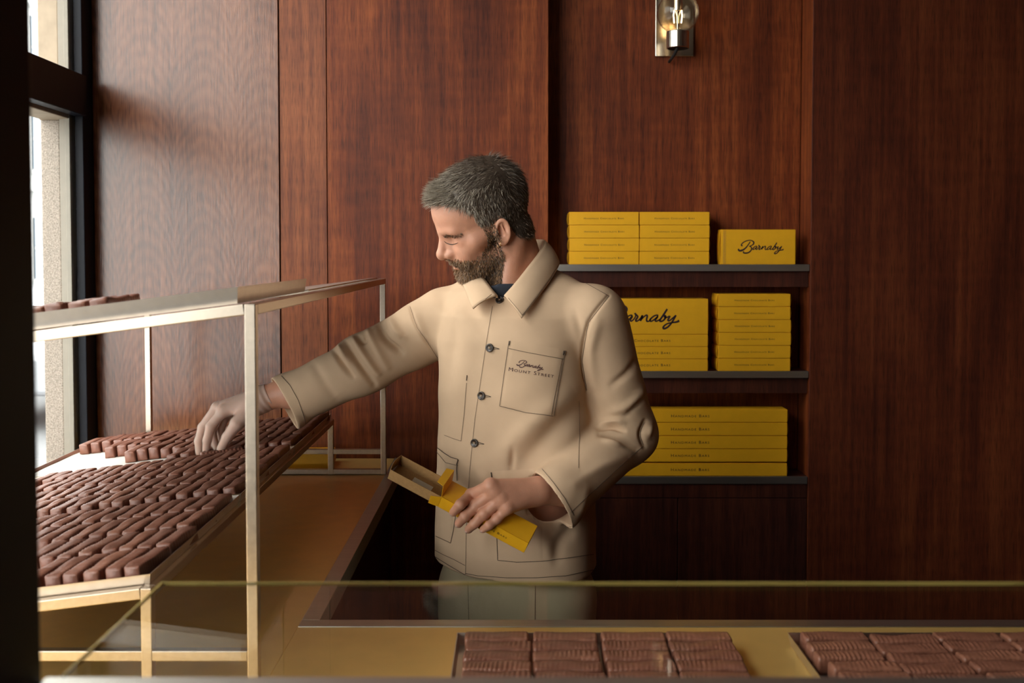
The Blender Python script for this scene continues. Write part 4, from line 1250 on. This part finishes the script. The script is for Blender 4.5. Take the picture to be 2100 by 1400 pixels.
facing = np.clip(-(viewd * odir).sum(1) * 2.0, 0, 1)
jv = fold_apply(jv, odir, FOLDS, facing)
n1 = np.sin(jv[:, 0]*31 + 2*np.sin(jv[:, 2]*17)) * np.sin(jv[:, 2]*26 + jv[:, 1]*22) + .6*np.sin(jv[:, 0]*55 + jv[:, 2]*63)
jv = (jv + jn * (n1 * .0011 * np.clip((io + .004)/.002, 0, 1))[:, None]).astype(np.float32)
jacket = obj('jacket', mesh_of('jacket', jv, jq, True), M['jacket'], person)
jacket['label'] = 'beige cotton work jacket with dark topstitching and buttons'
jb = BVHTree.FromPolygons([tuple(v) for v in jv], [tuple(q) for q in jq])

# trousers and shirt
def trouser_sdf(p):
    d = torso_sdf(p, [(zy(1100), .150, .108, 0, 0), (zy(1200), .152, .112, 0, 0), (zy(1300), .160, .118, 0, 0), (.78, .158, .115, 0, 0)], 2.3)
    for h in (HIP_R, HIP_L):
        d = smin(d, chain(p, [legp(h, .82), legp(h, .47, .02), legp(h, .09, -.01)], (.094, .078, .066), .02), .02)
    return smax(d, .07 - p[:, 2], .003)
tv, tq = sdf_mesh(trouser_sdf, (-.26, 1.84, .05), (.27, 2.40, zy(1090)), .007)
trousers = obj('trousers', mesh_of('trousers', relax(tv, tq, 2), tq, True), M['trouser'], person)
trousers['label'] = 'khaki cotton trousers'
tb = BVHTree.FromPolygons([tuple(v) for v in tv], [tuple(q) for q in tq])
def shirt_sdf(p):
    d = torso_sdf(p, [(r[0], r[1] + .004, r[2] + .004, r[3], r[4]) for r in BODY_TAB[2:4]], 2.3)
    d = smin(d, cone(p, P(1042, 622, 2.13), P(1038, 586, 2.098), .066, .064), .01)
    return smax(d, (p - nv(P(1030, 582, 2.04))) @ nv(Vector((-.05, .42, 1)).normalized()), .003)
sv, sq = sdf_mesh(shirt_sdf, (-.17, 1.95, zy(800)), (.19, 2.30, zy(540)), .004)
obj('t_shirt', mesh_of('t_shirt', relax(sv, sq, 2), sq, True), M['tshirt'], person)['label'] = 'dark navy crew neck shirt'
for h in (HIP_R, HIP_L):
    s = MB()
    prof = [(-.07, .040, .075), (-.04, .044, .085), (.0, .044, .085), (.05, .046, .062), (.10, .048, .050), (.15, .044, .042), (.185, .030, .030)]
    rows = []
    for (f, w_, hgt) in prof:
        rows.append([legp(h, .004 + hgt * math.sin(a) if a > 0 else .004, f) + LT_ * (w_ * math.cos(a)) for a in np.linspace(-.01, math.pi + .01, 11)])
    v = [q for r_ in rows for q in r_]; m = 11
    fc = [(i*m+j, (i+1)*m+j, (i+1)*m+(j+1) % m, i*m+(j+1) % m) for i in range(len(prof)-1) for j in range(m)] + [tuple(range(m))[::-1], tuple((len(prof)-1)*m + j for j in range(m))]
    s.add(v, fc).build('shoe', M['shoe'], person, smooth=True)

# collar
cin = [P(1019,606,2.012), P(1001,584,2.035), P(985,556,2.10), P(1000,520,2.19), P(1062,497,2.225), P(1108,492,2.18), P(1117,497,2.135), P(1108,516,2.09), P(1083,548,2.045), P(1056,581,2.018), P(1034,606,2.008)]
cout = [P(970,633,2.002), P(956,600,2.05), P(950,566,2.13), P(985,540,2.24), P(1062,528,2.275), P(1118,522,2.245), P(1141,531,2.165), P(1146,543,2.105), P(1126,578,2.045), P(1098,616,2.0), P(1070,653,1.976)]
ci = smooth_line(cin, 5); co = smooth_line(cout, 5)
mb = MB(); nn_ = len(ci) - 1
def coll(u, v):
    i = int(round(u * nn_)); a = Vector(ci[i]); b = Vector(co[i])
    p = a + (b - a) * v
    c = Vector((NB.x, NB.y, p.z)); outd = (p - c).normalized()
    return p + outd * (.005 * math.sin(math.pi * v)) + Vector((0, 0, .003 * math.sin(math.pi * v)))
mb.grid(coll, nn_, 9)
collar = mb.build('collar', M['jacket'], jacket, smooth=True, solid=.003)
# collar stand: a band from the fold down into the neck opening
mb = MB()
def stand(u, v):
    i = int(round(u * nn_)); a = Vector(ci[i])
    c = Vector((NB.x, NB.y, a.z)); ind = (c - a).normalized()
    return a + ind * (.002 + .004 * v) + Vector((0, 0, -.038 * v * min(1, .12 + 3 * min(u, 1 - u))))
mb.grid(stand, nn_, 3)
mb.build('collar_stand', M['jacket'], jacket, smooth=True, solid=.0025)

# ------------------------------------------------------------------ pockets, stitching, buttons, lettering on the jacket
def pj(px, py, off=.001, bvh=None):
    h, nrm = hit(bvh or jb, px, py)
    if h is None: return None
    d = ray(px, py).normalized()
    if nrm.dot(d) > 0: nrm = -nrm
    return h + nrm * off
def stitch(pts, r=.00065, name='stitching', off=.0012, bvh=None, parent=None, dash=False):
    r = r * .82; off = off * .8
    line = []
    pts = [np.array(p, float) for p in pts]
    for a, b in zip(pts[:-1], pts[1:]):
        n_ = max(2, int(np.linalg.norm(b - a) / 3))
        for k in range(n_): line.append(a + (b - a) * k / n_)
    line.append(pts[-1])
    q = [pj(x, y, off, bvh) for x, y in line]
    seg = []; mb = MB()
    for p in q + [None]:
        if p is None or (seg and (p - seg[-1]).length > .02):
            if len(seg) > 1: mb.tube(seg, r, 5)
            seg = [p] if p is not None else []
        else: seg.append(p)
    if mb.v: return mb.build(name, M['thread'], parent or jacket)
def patch(c4, name, off=.0016, nu=18, nv_=18):
    c4 = [np.array(c, float) for c in c4]; mb = MB(); last = [None]
    def fn(u, v):
        x, y = (c4[0]*(1-u) + c4[1]*u)*(1-v) + (c4[3]*(1-u) + c4[2]*u)*v
        e = min(u, 1-u, v, 1-v)
        p = pj(x, y, off if e > 0 else .0002)
        if p is None: p = last[0] or P(x, y, 2.0)
        last[0] = p; return p
    mb.grid(fn, nu, nv_); return mb.build(name, M['jacket'], jacket, smooth=True)
cp = patch([(1044,698),(1158,717),(1135,853),(1025,833)], 'chest_pocket')
jm_all = [jb]
stitch([(1044,699),(1025,832),(1080,846),(1134,852)], .0006, off=.0022); stitch([(1158,719),(1135,852)], .0007, off=.0022); stitch([(1152,735),(1130,850)], .0004, off=.0022)
stitch([(1043,714),(1075,721),(1155,736)], .0006, off=.0024)
stitch([(1046,699),(1044.5,708)], .0012, off=.0026); stitch([(1155,719),(1153.5,728)], .0012, off=.0026); stitch([(1159,719),(1157,728)], .0010, off=.0026)
lp = patch([(1007,966),(1112,960),(1112,1150),(1021,1148)], 'hip_pocket', off=.0014)
stitch([(1007,968),(1010,1000)], .0006, off=.002); stitch([(1008,968),(1009,978)], .0012, off=.003)
stitch([(1019,1100),(1021,1148),(1060,1152),(1110,1150),(1160,1144),(1216,1136)], .0007, off=.002)
patch([(897,917),(941,942),(925,1112),(893,1098)], 'hip_pocket', off=.0014)
stitch([(899,918),(912,928),(926,937),(940,941),(938,960),(939,985)], .0009, off=.003); stitch([(897,926),(915,948),(940,954)], .0006, off=.0024); stitch([(941,942),(938,952)], .0013, off=.003)
stitch([(936,1050),(931,1085),(925,1113),(910,1106),(895,1099)], .0007, off=.002)
stitch([(958,769),(957,780)], .0010); stitch([(957,785),(952,850),(946,904),(930,899),(912,892)], .00045)
stitch([(1010,628),(998,700),(986,780),(974,860),(964,960),(957,1060),(955,1184)], .0004)
stitch([(893,1128),(910,1137),(930,1146),(954,1159)], .0006); stitch([(891,1140),(920,1158),(954,1178)], .0007)
stitch([(955,1175),(980,1180),(1040,1184),(1100,1184),(1160,1180),(1215,1168)], .0007)
stitch([(841,629),(856,671),(898,734)], .0004); stitch([(1249,607),(1207,662),(1194,740),(1203,800)], .0005)
stitch([(1147,548),(1165,556),(1185,572),(1248,607)], .0005)
stitch([(1187,822),(1188,900),(1186,960)], .0004)
# cuff stitch lines
stitch([(577,771),(595,790),(612,820),(623,853),(627,868)], .0006); stitch([(1112,962),(1135,990),(1158,1022),(1176,1056)], .0006)
stitch(smooth_line([(1321,866),(1313,889),(1319,912)], 6), .0005); stitch([(1319,914),(1300,930),(1240,985),(1170,1050)], .0005)
cob = BVHTree.FromPolygons([v.co.copy() for v in collar.data.vertices], [tuple(p.vertices) for p in collar.data.polygons])
stitch([(1143,544),(1128,573),(1106,601),(1071,647),(1062,635),(1043,612)], .0005, bvh=cob, off=.0024, parent=collar)
stitch([(973,630),(993,617),(1008,604)], .0005, bvh=cob, off=.0024, parent=collar)
for i, (px, py) in enumerate(((1025, 616), (1005, 713), (988, 811), (974, 908))):
    h = pj(px, py, .0012); h2_, nr = hit(jb, px, py)
    nr = nr if nr.dot(ray(px, py)) < 0 else -nr
    Mx = Matrix.Translation(h) @ nr.to_track_quat('Z', 'Y').to_matrix().to_4x4()
    r_ = .0086
    b = MB().lathe([(0, .0016), (.0042, .0016), (.0056, .0022), (.0072, .0030), (.0084, .0026), (r_, .0014), (r_, 0)], 24, Mx).build('button', M['button'], jacket, smooth=True)
    mb = MB()
    for s1, s2 in ((1, 1), (1, -1)):
        mb.tube([Mx @ Vector((-.0022*s1, -.0022*s2, .0019)), Mx @ Vector((0, 0, .0026)), Mx @ Vector((.0022*s1, .0022*s2, .0019))], .0005, 5)
    mb.build('button_thread', M['jacket'], b)
    if i: stitch([(px + 7, py - 1.5), (px + 14, py + .5), (px + 19, py + 2.0)], .0008); stitch([(px + 7, py + 2.5), (px + 19, py + 2.4)], .0006)
# embroidery on the chest pocket: baseline follows the pocket's slant
def embroider(vf, c, ang, scale, name):
    v, fc = vf; ca, sa = math.cos(ang), math.sin(ang)
    q = []
    for x, y in v:
        X_, Y_ = x * scale, -y * scale
        p = pj(c[0] + X_*ca - Y_*sa*.9, c[1] + X_*sa + Y_*ca, .0026)
        q.append(p if p is not None else P(c[0], c[1], 2.0))
    o = obj(name, mesh_of(name, q, fc), M['embroidery'], jacket); return o
embroider(script_mesh(1.0), (1088, 749), R(10.5), 55, 'script_embroidery')
embroider(text_mesh('Mount Street', 1.0, ), (1089.5, 763.5), R(9.0), 92, 'name_embroidery')
# trouser fly and crease
stitch([(1098, 1192), (1097, 1290)], .0006, bvh=tb, off=.001, parent=trousers)
stitch([(960, 1192), (962, 1290)], .0004, bvh=tb, off=.001, parent=trousers)

# ================================================================== the box in his hand
hb_ = thing('chocolate_box', "open yellow sliding box held in the man's hand", 'box', tuple(bx(.05, .025, -BT)))
HO = hb_.location
def q4(mb, pts, th):
    """thin card quad with thickness"""
    p = [Vector(x) for x in pts]; n_ = (p[1]-p[0]).cross(p[3]-p[0]).normalized() * th
    mb.hexa([x - HO for x in p] + [x + n_ - HO for x in p])
    return mb
th = .0008
mb = MB()
q4(mb, [bx(0,0,0), bx(BL,0,0), bx(BL,BW,0), bx(0,BW,0)], -th); q4(mb, [bx(0,0,-BT), bx(BL,0,-BT), bx(BL,BW,-BT), bx(0,BW,-BT)], th)
q4(mb, [bx(0,0,-BT), bx(BL,0,-BT), bx(BL,0,0), bx(0,0,0)], -th); q4(mb, [bx(0,BW,-BT), bx(BL,BW,-BT), bx(BL,BW,0), bx(0,BW,0)], th)
q4(mb, [bx(BL-.003,.001,-BT+.001), bx(BL-.003,BW-.001,-BT+.001), bx(BL-.003,BW-.001,-.001), bx(BL-.003,.001,-.001)], th)
mb.build('sleeve', M['yellow'], hb_)
L0 = -.112; i_ = .0014
mb = MB()
q4(mb, [bx(L0,i_,-BT+i_), bx(.06,i_,-BT+i_), bx(.06,BW-i_,-BT+i_), bx(L0,BW-i_,-BT+i_)], th)
q4(mb, [bx(L0,i_,-BT+i_), bx(.06,i_,-BT+i_), bx(.06,i_,-.002), bx(L0,i_,-.002)], -th)
q4(mb, [bx(L0,BW-i_,-BT+i_), bx(.06,BW-i_,-BT+i_), bx(.06,BW-i_,-.002), bx(L0,BW-i_,-.002)], th)
mb.build('tray', M['kraft'], hb_)
mb = MB()
def endw(u, v): return bx(L0 - .004*math.sin(math.pi*u), i_ + (BW - 2*i_)*u, -BT + i_ + (BT - i_ - .001)*v) - HO
mb.grid(endw, 8, 2); mb.build('tray_end', M['kraft'], hb_, smooth=True, solid=.001)
MB().hexa([p - HO for p in (bx(-.070,.012,-BT+.003), bx(-.028,.012,-BT+.003), bx(-.028,.036,-BT+.003), bx(-.070,.036,-BT+.003), bx(-.070,.012,-BT+.0036), bx(-.028,.012,-BT+.0036), bx(-.028,.036,-BT+.0036), bx(-.070,.036,-BT+.0036))]).build('card', M['card_white'], hb_)
f1 = P(894, 988.6, BA.y + .002); f2 = P(921, 957, BA.y + .042)
b0, b1 = bx(0, 0, 0), bx(0, BW, 0)
up_ = (e3 * .028 - e1 * .004)
q4(MB(), [b0, b1, b1 + up_, b0 + up_], th).build('top_flap', M['yellow'], hb_)
tk = (-e1 * .014 - e3 * .001)
q4(MB(), [b0 + up_, b1 + up_, b1 + up_ + tk - e2*.004, b0 + up_ + tk + e2*.004], -th).build('tuck_flap', M['yellow'], hb_)
df = (-e1 * .019 - e2 * .006)
q4(MB(), [bx(0,0,-BT+.001), bx(0,0,-.001), bx(0,0,-.005) + df, bx(0,0,-BT+.004) + df], th).build('dust_flap', M['yellow'], hb_)
v2, f2_ = text_mesh('Handmade Bars', .074, )
q = [tuple(bx(.121 + x - .012, -.0005, -BT/2 + y * 1.0) - HO) for x, y in v2]
obj('lettering', mesh_of('lettering', q, f2_), M['ink'], hb_)

# the bar he is lifting
mid = (RHAND['index'][3] + RHAND['thumb'][3]) * .5
tgt = P(456, 932, 2.272)
ax = (P(500, 924, 2.30) - P(415, 936, 2.262)).normalized()
zz = (Vector((0, 0, 1)) - ax * ax.z).normalized(); yy = zz.cross(ax)
Mx = Matrix(((ax.x, yy.x, zz.x, tgt.x), (ax.y, yy.y, zz.y, tgt.y), (ax.z, yy.z, zz.z, tgt.z - .010), (0, 0, 0, 1)))
o = obj('chocolate_bar', BARS[2]); o.matrix_basis = Mx
tag(o, 'chocolate bar being picked up between gloved finger and thumb', 'chocolate bar')
